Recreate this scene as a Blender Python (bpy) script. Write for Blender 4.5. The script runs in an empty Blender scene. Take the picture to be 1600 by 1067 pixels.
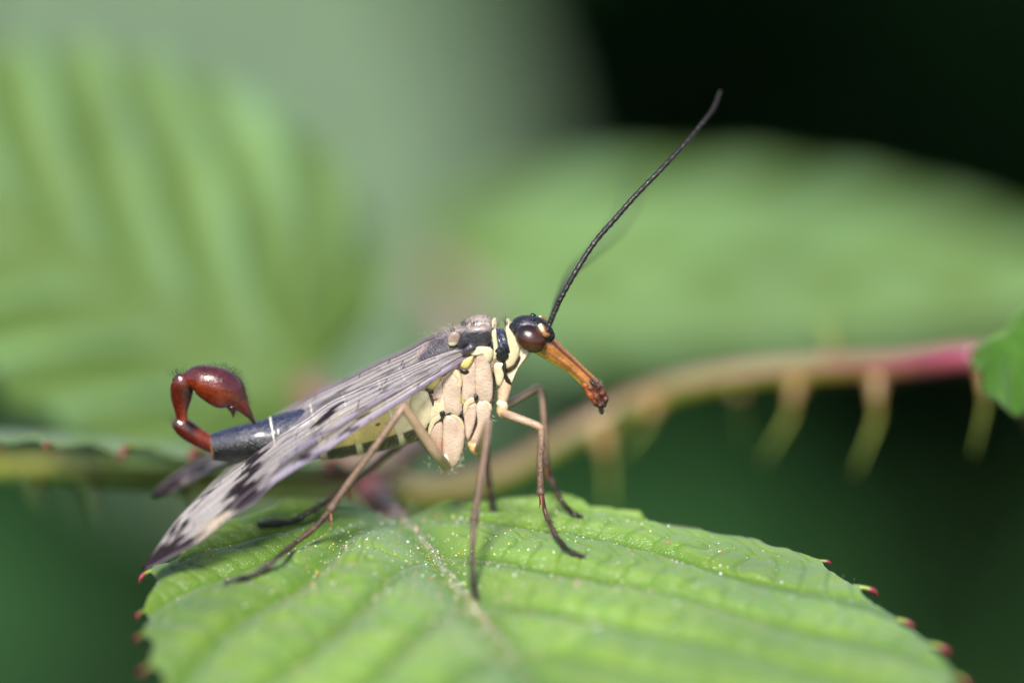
import bpy, math, random
import numpy as np
from mathutils import Vector
rng = np.random.default_rng(7)
random.seed(7)
MM = 0.001
# ------------------------------------------------------------------ camera, world, sun, exposure
TH = math.radians(22.0); S = 0.0225; DIST = 200.0          # camera pitch, mm per photo pixel at focus, focus distance in mm
FW = np.array([0, math.cos(TH), -math.sin(TH)]); UP = np.array([0, math.sin(TH), math.cos(TH)]); RT = np.array([1.0, 0, 0])
CEN = np.array([0, 7.57 * math.sin(TH), 7.57 * math.cos(TH)]); CAM = CEN - DIST * FW
scene = bpy.context.scene
scene.unit_settings.system = 'METRIC'
cd = bpy.data.cameras.new('camera'); cam = bpy.data.objects.new('camera', cd); scene.collection.objects.link(cam)
cam.location = CAM * MM; cam.rotation_euler = (math.pi / 2 - TH, 0, 0)
cd.sensor_width = 36.0; cd.lens = 200.0; cd.clip_start = 0.005; cd.clip_end = 500.0
cd.dof.use_dof = True; cd.dof.focus_distance = DIST * MM; cd.dof.aperture_fstop = 13.0
scene.camera = cam
SUN_EL, SUN_AZ = math.radians(52), math.radians(-14)        # azimuth measured from behind the camera, negative = from the left
w = bpy.data.worlds.new('World'); scene.world = w; w.use_nodes = True
nt = w.node_tree; bg = nt.nodes['Background']
sky = nt.nodes.new('ShaderNodeTexSky'); sky.sky_type = 'NISHITA'; sky.sun_disc = False
sky.sun_elevation = SUN_EL; sky.sun_rotation = math.pi + SUN_AZ * -1; sky.air_density = 1.0; sky.dust_density = 2.0
nt.links.new(sky.outputs[0], bg.inputs[0]); bg.inputs[1].default_value = 0.10
sd = bpy.data.lights.new('sun', 'SUN'); sun = bpy.data.objects.new('sun', sd); scene.collection.objects.link(sun)
sd.energy = 4.0; sd.angle = math.radians(13); sd.color = (1.0, 0.965, 0.91)
sdir = Vector((math.sin(SUN_AZ) * math.cos(SUN_EL), -math.cos(SUN_AZ) * math.cos(SUN_EL), math.sin(SUN_EL)))   # towards the sun
sun.rotation_euler = sdir.to_track_quat('Z', 'Y').to_euler(); sun.location = sdir * 2
vs = scene.view_settings; vs.view_transform = 'Standard'; vs.look = 'None'; vs.exposure = 0.85; vs.gamma = 1.0; vs.use_curve_mapping = False

# ------------------------------------------------------------------ helpers
def P(px, py, d):
    """photo pixel plus depth offset d (mm beyond the focus plane) -> world point in mm"""
    px, py, d = np.broadcast_arrays(np.asarray(px, float), np.asarray(py, float), np.asarray(d, float))
    k = (DIST + d) / DIST * S
    return CAM + FW * (DIST + d)[..., None] + RT * ((px - 800) * k)[..., None] - UP * ((py - 533.5) * k)[..., None]
def lin(r, g, b):
    c = np.array([r, g, b], float) / 255.0
    return np.where(c <= .04045, c / 12.92, ((c + .055) / 1.055) ** 2.4)
def mix(a, b, t):
    t = np.clip(np.asarray(t, float), 0, 1)[..., None]
    return np.asarray(a) * (1 - t) + np.asarray(b) * t
def sst(x, lo, hi):
    t = np.clip((np.asarray(x, float) - lo) / (hi - lo), 0, 1); return t * t * (3 - 2 * t)
def crv(pts, n, closed=False):
    """Catmull-Rom resample of rows of numbers"""
    p = np.asarray(pts, float); k = len(p)
    if closed:
        q = np.vstack([p[-1], p, p[0], p[1]]); t = np.linspace(0, k, n, endpoint=False)
    else:
        q = np.vstack([2 * p[0] - p[1], p, 2 * p[-1] - p[-2]]); t = np.linspace(0, k - 1, n)
    i = np.clip(t.astype(int), 0, k - (1 if closed else 2)); f = (t - i)[:, None]
    a, b, c, e = q[i], q[i + 1], q[i + 2], q[i + 3]
    return .5 * (2 * b + (c - a) * f + (2 * a - 5 * b + 4 * c - e) * f ** 2 + (3 * b - a - 3 * c + e) * f ** 3)
def unit(v):
    return v / np.maximum(np.linalg.norm(v, axis=-1, keepdims=True), 1e-12)
ROOTLOC = {}
def mesh_obj(name, v, f, mat, parent=None, col=None, attrs=None, smooth=True, flip=False):
    """v in world mm; the object sits at its thing's own base point"""
    root = parent
    while root is not None and root.parent is not None: root = root.parent
    off = ROOTLOC.get(root.name, np.zeros(3)) if root is not None else np.zeros(3)
    v = np.asarray(v, float).reshape(-1, 3)
    me = bpy.data.meshes.new(name)
    if flip: f = [tuple(reversed(t)) for t in f]
    me.from_pydata(((v - off) * MM).tolist(), [], f if isinstance(f, list) else f.tolist())
    if smooth: me.polygons.foreach_set('use_smooth', np.ones(len(me.polygons), bool))
    if col is not None:
        c = np.ones((len(v), 4)); c[:, :3] = np.asarray(col, float).reshape(-1, 3)
        at = me.color_attributes.new('Col', 'FLOAT_COLOR', 'POINT'); at.data.foreach_set('color', c.ravel())
    for k, a in (attrs or {}).items():
        at = me.attributes.new(k, 'FLOAT', 'POINT'); at.data.foreach_set('value', np.asarray(a, float).ravel())
    me.update()
    o = bpy.data.objects.new(name, me); scene.collection.objects.link(o)
    if mat is not None: me.materials.append(mat)
    if parent is not None: o.parent = parent
    return o
def root_empty(name, loc, label, cat, group=None):
    o = bpy.data.objects.new(name, None); scene.collection.objects.link(o)
    o.empty_display_size = .005; o.location = np.asarray(loc) * MM; ROOTLOC[o.name] = np.asarray(loc, float)
    o['label'] = label; o['category'] = cat
    if group: o['group'] = group
    return o
def quads(n, m, wrap):
    j = np.arange(m if wrap else m - 1); i = np.arange(n - 1)
    I, J = np.meshgrid(i, j, indexing='ij'); K = (J + 1) % m
    return np.stack([I * m + J, I * m + K, (I + 1) * m + K, (I + 1) * m + J], -1).reshape(-1, 4)
# ---- mirror plane of the insect's body
RHO = math.radians(21)
def dm(py): return 0.75 + (np.asarray(py, float) - 600) * S * math.tan(RHO)
NMIR = FW * math.cos(RHO) + UP * math.sin(RHO); PMIR = P(700, 600, .75)
def mirror(v):
    v = np.asarray(v, float); return v - 2 * ((v - PMIR) @ NMIR)[..., None] * NMIR

def loft(name, pts, mat, parent, col, n=40, m=32, caps=(1, 1), capk=.55, disp=None, sq=2.0, mirrored=False, jit=0.0):
    """closed skin over elliptical sections; rows = px, py, d(mm), half thickness(px), half depth(mm)"""
    c = crv(pts, n); T = np.gradient(c[:, :2], axis=0); T = unit(T)
    rows = [c]; U = np.linspace(0, 1, n)
    def cap(r, t, sg):
        out = []
        for ph in np.linspace(0, math.pi / 2 * .97, 6)[1:]:
            q = r.copy(); q[:2] = r[:2] + sg * t * math.sin(ph) * r[3] * capk
            q[3] = r[3] * math.cos(ph); q[4] = r[4] * math.cos(ph); out.append(q)
        return np.array(out)
    if caps[0]: a = cap(c[0], T[0], -1)[::-1]; c = np.vstack([a, c]); T = np.vstack([np.repeat(T[:1], len(a), 0), T]); U = np.r_[np.zeros(len(a)), U]
    if caps[1]: a = cap(c[-1], T[-1], 1); c = np.vstack([c, a]); T = np.vstack([T, np.repeat(T[-1:], len(a), 0)]); U = np.r_[U, np.ones(len(a))]
    n = len(c); N = np.stack([T[:, 1], -T[:, 0]], 1)
    A = np.linspace(0, 2 * math.pi, m, endpoint=False)
    ca, sa = np.cos(A), np.sin(A); e = 2 / sq
    ca2, sa2 = np.sign(ca) * abs(ca) ** e, np.sign(sa) * abs(sa) ** e
    D = np.ones((n, m)) if disp is None else 1 + disp(U[:, None] + 0 * A, A[None] + 0 * U[:, None])
    if jit: D = D * (1 + jit * (rng.random((n, m)) - .5))
    px = c[:, 0:1] + N[:, 0:1] * c[:, 3:4] * ca2 * D; py = c[:, 1:2] + N[:, 1:2] * c[:, 3:4] * ca2 * D
    d = c[:, 2:3] - c[:, 4:5] * sa2 * D
    v = P(px, py, d).reshape(-1, 3)
    cc = col(U[:, None] + 0 * A, A[None] + 0 * U[:, None], px, py) if callable(col) else np.broadcast_to(col, (n, m, 3))
    f = [tuple(reversed(q)) for q in quads(n, m, True).tolist()]
    f.append(tuple(range(m))); f.append(tuple(reversed(range((n - 1) * m, n * m))))
    # the winding depends on the way the path runs; check it on the volume
    if mirrored: v = mirror(v)
    f = outward(v, f)
    return mesh_obj(name, v, f, mat, parent, cc)
def outward(v, f):
    q = np.array([t for t in f if len(t) == 4]); c = v.mean(0)
    a, b, e = v[q[:, 0]] - c, v[q[:, 1]] - c, v[q[:, 2]] - c; g = v[q[:, 3]] - c
    vol = np.einsum('ij,ij->i', a, np.cross(b, e)).sum() + np.einsum('ij,ij->i', a, np.cross(e, g)).sum()
    return f if vol > 0 else [tuple(reversed(t)) for t in f]
def tube_geo(c, r, m, taper_close=True):
    """c (n,3) mm world, r (n,) mm -> verts, faces with parallel transported frames"""
    T = unit(np.gradient(c, axis=0)); n = len(c)
    up = np.array([0, 0, 1.0]) if abs(T[0][2]) < .9 else np.array([1.0, 0, 0])
    N = np.zeros_like(c); x = unit(np.cross(T[0], up))
    for i in range(n):
        x = unit(x - T[i] * (x @ T[i])); N[i] = x
    B = np.cross(T, N); A = np.linspace(0, 2 * math.pi, m, endpoint=False)
    v = c[:, None] + r[:, None, None] * (N[:, None] * np.cos(A)[None, :, None] + B[:, None] * np.sin(A)[None, :, None])
    f = quads(n, m, True).tolist(); f.append(tuple(reversed(range(m)))); f.append(tuple(range((n - 1) * m, n * m)))
    return v.reshape(-1, 3), [tuple(q) for q in f]
def tube(name, pts, mat, parent, col, n=40, m=14, rmod=None, world=False):
    """rows = px, py, d, radius(px at focus)  (or x, y, z, radius mm when world)"""
    c = crv(pts, n); u = np.linspace(0, 1, n)
    W = c[:, :3] if world else P(c[:, 0], c[:, 1], c[:, 2])
    r = np.maximum(c[:, 3] * (1 if world else S), .004)
    if rmod is not None: r = r * rmod(u)
    e = 1e-3                                        # rounded ends
    t = unit(W[1] - W[0]); t2 = unit(W[-1] - W[-2])
    W = np.vstack([W[0] - t * r[0] * .8, W[0] - t * r[0] * .5, W, W[-1] + t2 * r[-1] * .5, W[-1] + t2 * r[-1] * .8])
    r = np.r_[r[0] * .4, r[0] * .8, r, r[-1] * .8, r[-1] * .4]; u = np.r_[0, 0, u, 1, 1]
    v, f = tube_geo(W, r, m); f = outward(v, f)
    A = np.linspace(0, 2 * math.pi, m, endpoint=False)
    cc = col(u[:, None] + 0 * A, A[None] + 0 * u[:, None]) if callable(col) else np.broadcast_to(col, (len(u), m, 3))
    return mesh_obj(name, v, f, mat, parent, cc)
def pillow(name, outline, mat, parent, col, d0, h, thick=.25, nr=12, no=56, power=.6, mirrored=False, rim=None, grow=1.0):
    """a domed plate with the outline given in photo pixels, lying d0(px,py) deep and bulging h mm outwards"""
    o = crv(outline, no, True); c = o.mean(0); o = c + (o - c) * grow; rr = np.r_[np.linspace(.0, 1, nr) ** .6]
    rr[0] = .04
    px = c[0] + (o[:, 0] - c[0])[None] * rr[:, None]; py = c[1] + (o[:, 1] - c[1])[None] * rr[:, None]
    base = d0(px, py) if callable(d0) else d0 + 0 * px
    d = base - h * np.clip(1 - rr ** 4.0, 0, 1)[:, None] ** power
    px = np.vstack([px, px[-1:], ]); py = np.vstack([py, py[-1:]]); d = np.vstack([d, d[-1:] + thick]); R2 = np.r_[rr, 1]
    v = P(px, py, d).reshape(-1, 3); n = len(R2)
    cc = col(R2[:, None] + 0 * px, px, py) if callable(col) else np.broadcast_to(col, px.shape + (3,))
    if rim is not None: cc = mix(cc, rim, sst(R2[:, None] + 0 * px, .93, 1.0))
    f = [tuple(q) for q in quads(n, no, True).tolist()]; f.append(tuple(reversed(range(no)))); f.append(tuple(range((n - 1) * no, n * no)))
    if mirrored: v = mirror(v)
    return mesh_obj(name, v, outward(v, f), mat, parent, cc)
def both(fn, *a, **k):
    o = fn(*a, **k); fn(*a, **{**k, 'mirrored': True}); return o
def hairs(name, roots, dirs, lens, rads, mat, parent, col, bend=.25):
    """many tapering bristles in one mesh"""
    roots = np.asarray(roots, float); k = len(roots); dirs = unit(np.asarray(dirs, float)); lens = np.broadcast_to(lens, k); rads = np.broadcast_to(rads, k)
    x = unit(np.cross(dirs, np.array([.31, .77, .55]))); y = np.cross(dirs, x)
    side = unit(rng.normal(size=(k, 3)))
    V = []; F = []
    t = [0, .45, .8]
    rings = []
    for q in t:
        c = roots + dirs * (lens * q)[:, None] + side * (lens * bend * q * q)[:, None]
        rings.append(np.stack([c + (x * math.cos(g) + y * math.sin(g)) * (rads * (1 - .75 * q))[:, None] for g in (0, 2.094, 4.189)], 1))
    tip = (roots + dirs * lens[:, None] + side * (lens * bend)[:, None])[:, None]
    v = np.concatenate(rings + [tip], 1); b = (np.arange(k) * 10)[:, None]
    fq = []
    for s_ in (0, 3):
        for j in range(3):
            fq.append(np.hstack([b + s_ + j, b + s_ + (j + 1) % 3, b + s_ + 3 + (j + 1) % 3, b + s_ + 3 + j]))
    f = np.vstack(fq).tolist() + np.vstack([np.hstack([b + 6 + j, b + 6 + (j + 1) % 3, b + 9]) for j in range(3)]).tolist()
    o = mesh_obj(name, v.reshape(-1, 3), [tuple(q) for q in f], mat, parent, np.broadcast_to(col, (k * 10, 3)) if np.ndim(col) == 1 else np.repeat(np.asarray(col), 10, 0))
    o['kind'] = 'stuff'
    return o

# ------------------------------------------------------------------ materials
def newmat(name):
    m = bpy.data.materials.new(name); m.use_nodes = True
    return m, m.node_tree, m.node_tree.nodes['Principled BSDF']
def nn(t, typ, **k):
    n = t.nodes.new(typ)
    for a, b in k.items(): setattr(n, a, b)
    return n
def chitin(name, rough=.35, coat=0.0, bump=.25, bscale=14000, noise=.25, nscale=3500, sss=0.0, sheen=0.0, spec=.5, coat_rough=.08, rvar=.15, sheen_tint=(.8, .8, 1), speck=0.0, bdist=.00006):
    m, t, p = newmat(name); L = t.links.new
    at = nn(t, 'ShaderNodeAttribute', attribute_name='Col'); tc = nn(t, 'ShaderNodeTexCoord')
    n1 = nn(t, 'ShaderNodeTexNoise'); n1.inputs['Scale'].default_value = nscale; n1.inputs['Detail'].default_value = 5; n1.inputs['Roughness'].default_value = .65
    L(tc.outputs['Object'], n1.inputs['Vector'])
    mr = nn(t, 'ShaderNodeMapRange'); mr.inputs['From Min'].default_value = .3; mr.inputs['From Max'].default_value = .7
    mr.inputs['To Min'].default_value = 1 - noise; mr.inputs['To Max'].default_value = 1 + noise
    L(n1.outputs['Fac'], mr.inputs['Value'])
    mx = nn(t, 'ShaderNodeVectorMath', operation='SCALE'); L(at.outputs['Color'], mx.inputs[0]); L(mr.outputs[0], mx.inputs['Scale'])
    src = mx.outputs[0]
    if speck:
        sv = nn(t, 'ShaderNodeTexVoronoi'); sv.inputs['Scale'].default_value = 19000; L(tc.outputs['Object'], sv.inputs['Vector'])
        sr = nn(t, 'ShaderNodeMapRange'); sr.inputs['From Min'].default_value = .12; sr.inputs['From Max'].default_value = .34; sr.inputs['To Min'].default_value = 1 - speck; sr.inputs['To Max'].default_value = 1; L(sv.outputs['Distance'], sr.inputs['Value'])
        n3 = nn(t, 'ShaderNodeTexNoise'); n3.inputs['Scale'].default_value = 1500; n3.inputs['Detail'].default_value = 6; n3.inputs['Roughness'].default_value = .7; L(tc.outputs['Object'], n3.inputs['Vector'])
        s3 = nn(t, 'ShaderNodeMapRange'); s3.inputs['From Min'].default_value = .35; s3.inputs['From Max'].default_value = .6; s3.inputs['To Min'].default_value = 1 - speck * .45; s3.inputs['To Max'].default_value = 1.04; L(n3.outputs['Fac'], s3.inputs['Value'])
        mm_ = nn(t, 'ShaderNodeMath', operation='MULTIPLY'); L(sr.outputs[0], mm_.inputs[0]); L(s3.outputs[0], mm_.inputs[1])
        m4 = nn(t, 'ShaderNodeVectorMath', operation='SCALE'); L(src, m4.inputs[0]); L(mm_.outputs[0], m4.inputs['Scale']); src = m4.outputs[0]
    L(src, p.inputs['Base Color'])
    n2 = nn(t, 'ShaderNodeTexNoise'); n2.inputs['Scale'].default_value = bscale; n2.inputs['Detail'].default_value = 3
    L(tc.outputs['Object'], n2.inputs['Vector'])
    b = nn(t, 'ShaderNodeBump'); b.inputs['Strength'].default_value = bump; b.inputs['Distance'].default_value = bdist
    L(n2.outputs['Fac'], b.inputs['Height']); L(b.outputs[0], p.inputs['Normal'])
    r2 = nn(t, 'ShaderNodeMapRange'); r2.inputs['From Min'].default_value = .3; r2.inputs['From Max'].default_value = .7
    r2.inputs['To Min'].default_value = max(.03, rough - rvar); r2.inputs['To Max'].default_value = rough + rvar
    L(n1.outputs['Fac'], r2.inputs['Value']); L(r2.outputs[0], p.inputs['Roughness'])
    p.inputs['Specular IOR Level'].default_value = spec
    p.inputs['Coat Weight'].default_value = coat; p.inputs['Coat Roughness'].default_value = coat_rough
    if sss:
        p.inputs['Subsurface Weight'].default_value = sss; p.inputs['Subsurface Radius'].default_value = (1, .6, .35); p.inputs['Subsurface Scale'].default_value = .0002
    if sheen:
        p.inputs['Sheen Weight'].default_value = sheen; p.inputs['Sheen Roughness'].default_value = .4; p.inputs['Sheen Tint'].default_value = (*sheen_tint, 1)
    return m
M_TAN = chitin('tan_cuticle', .45, .12, .55, 12000, .14, 2500, sss=.2, speck=.26)
M_CREAM = chitin('cream_cuticle', .4, .2, .4, 7000, .10, 1800, sss=.3, speck=.22)
M_DARK = chitin('dark_cuticle', .3, .35, .9, 9000, .35, 5000, coat_rough=.15)
M_STEEL = chitin('pubescent_dark_cuticle', .3, .45, .8, 15000, .35, 7000, sheen=.04, speck=.3, bdist=.00006, coat_rough=.2)
M_AMBER = chitin('amber_cuticle', .22, .7, .7, 8000, .35, 2600, sss=.15)
M_RED = chitin('glossy_red_cuticle', .24, .8, .5, 11000, .35, 2600, sss=.15, coat_rough=.1, speck=.2)
M_EYE = chitin('compound_eye_surface', .22, .55, .18, 42000, .15, 2200, coat_rough=.12, rvar=.05)
M_LEG = chitin('leg_cuticle', .4, .15, .8, 14000, .25, 5000, speck=.45)
M_VEIN = chitin('wing_vein', .6, 0, .2, 14000, .2, 4000, spec=.15)
M_HAIR = chitin('bristle', .6, 0, 0, 1000, .1, 1000)
M_STEM = chitin('stem_skin', .45, .1, .4, 3000, .2, 900, sheen=.08, sheen_tint=(1, 1, 1))
def wing_material():
    m, t, p = newmat('wing_membrane'); L = t.links.new
    at = nn(t, 'ShaderNodeAttribute', attribute_name='Col'); al = nn(t, 'ShaderNodeAttribute', attribute_name='cover'); tc = nn(t, 'ShaderNodeTexCoord')
    n2 = nn(t, 'ShaderNodeTexNoise'); n2.inputs['Scale'].default_value = 9000; n2.inputs['Detail'].default_value = 4; L(tc.outputs['Object'], n2.inputs['Vector'])
    mr = nn(t, 'ShaderNodeMapRange'); mr.inputs['To Min'].default_value = .75; mr.inputs['To Max'].default_value = 1.25; L(n2.outputs['Fac'], mr.inputs['Value'])
    mx = nn(t, 'ShaderNodeVectorMath', operation='SCALE'); L(at.outputs['Color'], mx.inputs[0]); L(mr.outputs[0], mx.inputs['Scale'])
    L(mx.outputs[0], p.inputs['Base Color']); L(al.outputs['Fac'], p.inputs['Alpha'])
    b = nn(t, 'ShaderNodeBump'); b.inputs['Strength'].default_value = .35; b.inputs['Distance'].default_value = .00003; L(n2.outputs['Fac'], b.inputs['Height']); L(b.outputs[0], p.inputs['Normal'])
    p.inputs['Roughness'].default_value = .34; p.inputs['Specular IOR Level'].default_value = .16
    return m
M_WING = wing_material()
def leaf_material(name, top, groove, under, rough=.38, sheen=.15, trans=.3, micro=1.0):
    """bramble leaf: colour varies with the veins, fine cell relief, lets some light through"""
    m, t, p = newmat(name); L = t.links.new
    tc = nn(t, 'ShaderNodeTexCoord'); ve = nn(t, 'ShaderNodeAttribute', attribute_name='vein')
    n1 = nn(t, 'ShaderNodeTexNoise'); n1.inputs['Scale'].default_value = 420; n1.inputs['Detail'].default_value = 6; n1.inputs['Roughness'].default_value = .62; L(tc.outputs['Object'], n1.inputs['Vector'])
    r1 = nn(t, 'ShaderNodeMapRange'); r1.inputs['From Min'].default_value = .35; r1.inputs['From Max'].default_value = .68; L(n1.outputs['Fac'], r1.inputs['Value'])
    c0 = nn(t, 'ShaderNodeMix', data_type='RGBA'); c0.inputs['A'].default_value = (*top, 1); c0.inputs['B'].default_value = (*(np.array(top) * np.array([1.35, 1.18, .8])), 1); L(r1.outputs[0], c0.inputs['Factor'])
    nb_ = nn(t, 'ShaderNodeTexNoise'); nb_.inputs['Scale'].default_value = 130; nb_.inputs['Detail'].default_value = 3; L(tc.outputs['Object'], nb_.inputs['Vector'])
    rb_ = nn(t, 'ShaderNodeMapRange'); rb_.inputs['From Min'].default_value = .35; rb_.inputs['From Max'].default_value = .65; rb_.inputs['To Min'].default_value = .72; rb_.inputs['To Max'].default_value = 1.2; L(nb_.outputs['Fac'], rb_.inputs['Value'])
    cs_ = nn(t, 'ShaderNodeVectorMath', operation='SCALE'); L(c0.outputs['Result'], cs_.inputs[0]); L(rb_.outputs[0], cs_.inputs['Scale'])
    c1 = nn(t, 'ShaderNodeMix', data_type='RGBA'); c1.inputs['B'].default_value = (*groove, 1); L(cs_.outputs[0], c1.inputs['A']); L(ve.outputs['Fac'], c1.inputs['Factor'])
    rb = nn(t, 'ShaderNodeAttribute', attribute_name='rib'); c1b = nn(t, 'ShaderNodeMix', data_type='RGBA'); c1b.inputs['B'].default_value = (.30, .30, .20, 1); L(c1.outputs['Result'], c1b.inputs['A']); L(rb.outputs['Fac'], c1b.inputs['Factor'])
    c2 = nn(t, 'ShaderNodeMix', data_type='RGBA'); c2.inputs['B'].default_value = (*under, 1); L(c1b.outputs['Result'], c2.inputs['A'])
    ud = nn(t, 'ShaderNodeAttribute', attribute_name='under'); L(ud.outputs['Fac'], c2.inputs['Factor'])
    L(c2.outputs['Result'], p.inputs['Base Color'])
    vo = nn(t, 'ShaderNodeTexVoronoi', feature='DISTANCE_TO_EDGE'); vo.inputs['Scale'].default_value = 8500; L(tc.outputs['Object'], vo.inputs['Vector'])
    v2 = nn(t, 'ShaderNodeTexVoronoi', feature='DISTANCE_TO_EDGE'); v2.inputs['Scale'].default_value = 760; L(tc.outputs['Object'], v2.inputs['Vector'])
    m2 = nn(t, 'ShaderNodeMath', operation='MINIMUM'); L(v2.outputs['Distance'], m2.inputs[0]); m2.inputs[1].default_value = .06
    m3 = nn(t, 'ShaderNodeMath', operation='MULTIPLY_ADD'); L(m2.outputs[0], m3.inputs[0]); m3.inputs[1].default_value = 2.2; L(vo.outputs['Distance'], m3.inputs[2])
    b = nn(t, 'ShaderNodeBump'); b.inputs['Strength'].default_value = .5 * micro; b.inputs['Distance'].default_value = .00012; L(m3.outputs[0], b.inputs['Height'])
    L(b.outputs[0], p.inputs['Normal'])
    p.inputs['Roughness'].default_value = rough; p.inputs['Specular IOR Level'].default_value = .5
    p.inputs['Sheen Weight'].default_value = sheen; p.inputs['Sheen Roughness'].default_value = .4; p.inputs['Sheen Tint'].default_value = (.8, .95, 1, 1)
    tr = nn(t, 'ShaderNodeBsdfTranslucent'); hs = nn(t, 'ShaderNodeVectorMath', operation='MULTIPLY'); L(c2.outputs['Result'], hs.inputs[0]); hs.inputs[1].default_value = (1.3, 1.6, .6); L(hs.outputs[0], tr.inputs['Color'])
    ms = nn(t, 'ShaderNodeMixShader'); ms.inputs[0].default_value = trans; L(p.outputs[0], ms.inputs[1]); L(tr.outputs[0], ms.inputs[2])
    L(ms.outputs[0], t.nodes['Material Output'].inputs['Surface'])
    return m
M_LEAF = leaf_material('bramble_leaf', (.16, .28, .062), (.085, .19, .003), (.2, .26, .17), rough=.4, sheen=.36, micro=.8)
M_LEAF_SOFT = leaf_material('bramble_leaf_mature', (.145, .275, .125), (.07, .135, .003), (.2, .26, .17), rough=.45, sheen=.3)  # groove colour also paints the shading of the pleats as dark stripes
M_LEAF_DEEP = leaf_material('bramble_leaf_young', (.11, .26, .03), (.05, .14, .004), (.2, .26, .17), rough=.4)
M_UNDERSIDE = leaf_material('bramble_leaf_felted_underside', (.13, .21, .135), (.11, .18, .11), (.13, .21, .135), rough=.7, sheen=.15, trans=.15)
def plain_noise(name, c1, c2, scale, rough=.8, trans=0):
    m, t, p = newmat(name); L = t.links.new
    tc = nn(t, 'ShaderNodeTexCoord'); n = nn(t, 'ShaderNodeTexNoise'); n.inputs['Scale'].default_value = scale; n.inputs['Detail'].default_value = 8; L(tc.outputs['Object'], n.inputs['Vector'])
    r = nn(t, 'ShaderNodeValToRGB'); r.color_ramp.elements[0].position = .35; r.color_ramp.elements[1].position = .68
    r.color_ramp.elements[0].color = (*c1, 1); r.color_ramp.elements[1].color = (*c2, 1); L(n.outputs['Fac'], r.inputs[0]); L(r.outputs[0], p.inputs['Base Color'])
    b = nn(t, 'ShaderNodeBump'); b.inputs['Distance'].default_value = .01; L(n.outputs['Fac'], b.inputs['Height']); L(b.outputs[0], p.inputs['Normal'])
    p.inputs['Roughness'].default_value = rough; p.inputs['Specular IOR Level'].default_value = .08
    return m

# ------------------------------------------------------------------ setting: ground, undergrowth, an added, unseen shrub whose shade makes the dark background
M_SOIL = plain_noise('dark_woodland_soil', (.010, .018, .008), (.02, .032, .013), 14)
g = np.linspace(-1, 1, 61); g = np.sign(g) * np.abs(g) ** 3 * 120e3
GX, GY = np.meshgrid(g, g, indexing='ij'); GZ = -450 + 25 * np.sin(GX / 210) * np.cos(GY / 260) * (np.hypot(GX, GY) < 9000)
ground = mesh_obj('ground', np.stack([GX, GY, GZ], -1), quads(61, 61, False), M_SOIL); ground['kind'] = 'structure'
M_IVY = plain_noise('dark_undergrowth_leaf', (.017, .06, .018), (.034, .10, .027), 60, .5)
M_BARK = plain_noise('grey_brown_bark', (.05, .04, .03), (.12, .1, .075), 40)
def leaf_cards(name, pos, size, mat, parent=None, flat=.6):
    """small folded leaves, each a four-sided blade creased along its midrib"""
    k = len(pos); nrm = rng.normal(size=(k, 3)); nrm[:, 2] += flat * 2; nrm = unit(nrm)
    x = unit(np.cross(nrm, rng.normal(size=(k, 3)))); y = np.cross(nrm, x); s = size[:, None]
    v = np.stack([pos - x * s, pos - x * s * .35 + y * s * .55 + nrm * s * .15, pos + x * s * .35 + y * s * .5 + nrm * s * .15, pos + x * s,
                  pos + x * s * .35 - y * s * .5 + nrm * s * .15, pos - x * s * .35 - y * s * .55 + nrm * s * .15], 1)
    b = (np.arange(k) * 6)[:, None]
    f = np.vstack([b + np.array([[0, 3, 2, 1]]), b + np.array([[0, 5, 4, 3]])])
    return mesh_obj(name, v.reshape(-1, 3), f, mat, parent, smooth=False)
k = 5200
pos = np.stack([rng.uniform(-1500, 1500, k), rng.uniform(350, 3200, k), -450 + 150 * rng.random(k) ** 2], 1)
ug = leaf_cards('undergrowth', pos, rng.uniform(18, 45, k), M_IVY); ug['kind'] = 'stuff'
ug['label'] = 'dark low undergrowth in deep shade far behind the insect'; ug['category'] = 'undergrowth'
shrub = root_empty('added_shade_shrub', (150, 1500, -450), 'added low shrub just above the view, there to shade the ground far behind the bramble', 'shrub')
for q in range(7):
    a = q * .9; x0 = 150 + 90 * math.cos(a); y0 = 1500 + 90 * math.sin(a)
    ex, ey = x0 + (500 + 60 * q) * math.cos(a), y0 + 420 * math.sin(a)
    tube('trunk', [(x0, y0, -470, 20), (x0 + 60 * math.cos(a), y0 + 60 * math.sin(a), -360, 15), (.5 * (x0 + ex), .5 * (y0 + ey), -250, 10), (ex, ey, -190, 4)], M_BARK, shrub, np.array([.1, .1, .1]), n=20, m=10, world=True)
k = 11000
X = rng.uniform(-1500, 1700, k); Y = rng.uniform(720, 2500, k); lo = np.maximum(-195 - (Y - 720) * .34 + 18 * np.sin(X / 90), -420)
Z = lo + (-20 + 40 * np.sin(X / 300) - lo) * rng.random(k)
cr = leaf_cards('shade_crown', np.stack([X, Y, Z], 1), rng.uniform(28, 60, k), M_IVY, shrub)  # added leaf mass kept above the view to block the sun from the ground

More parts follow.
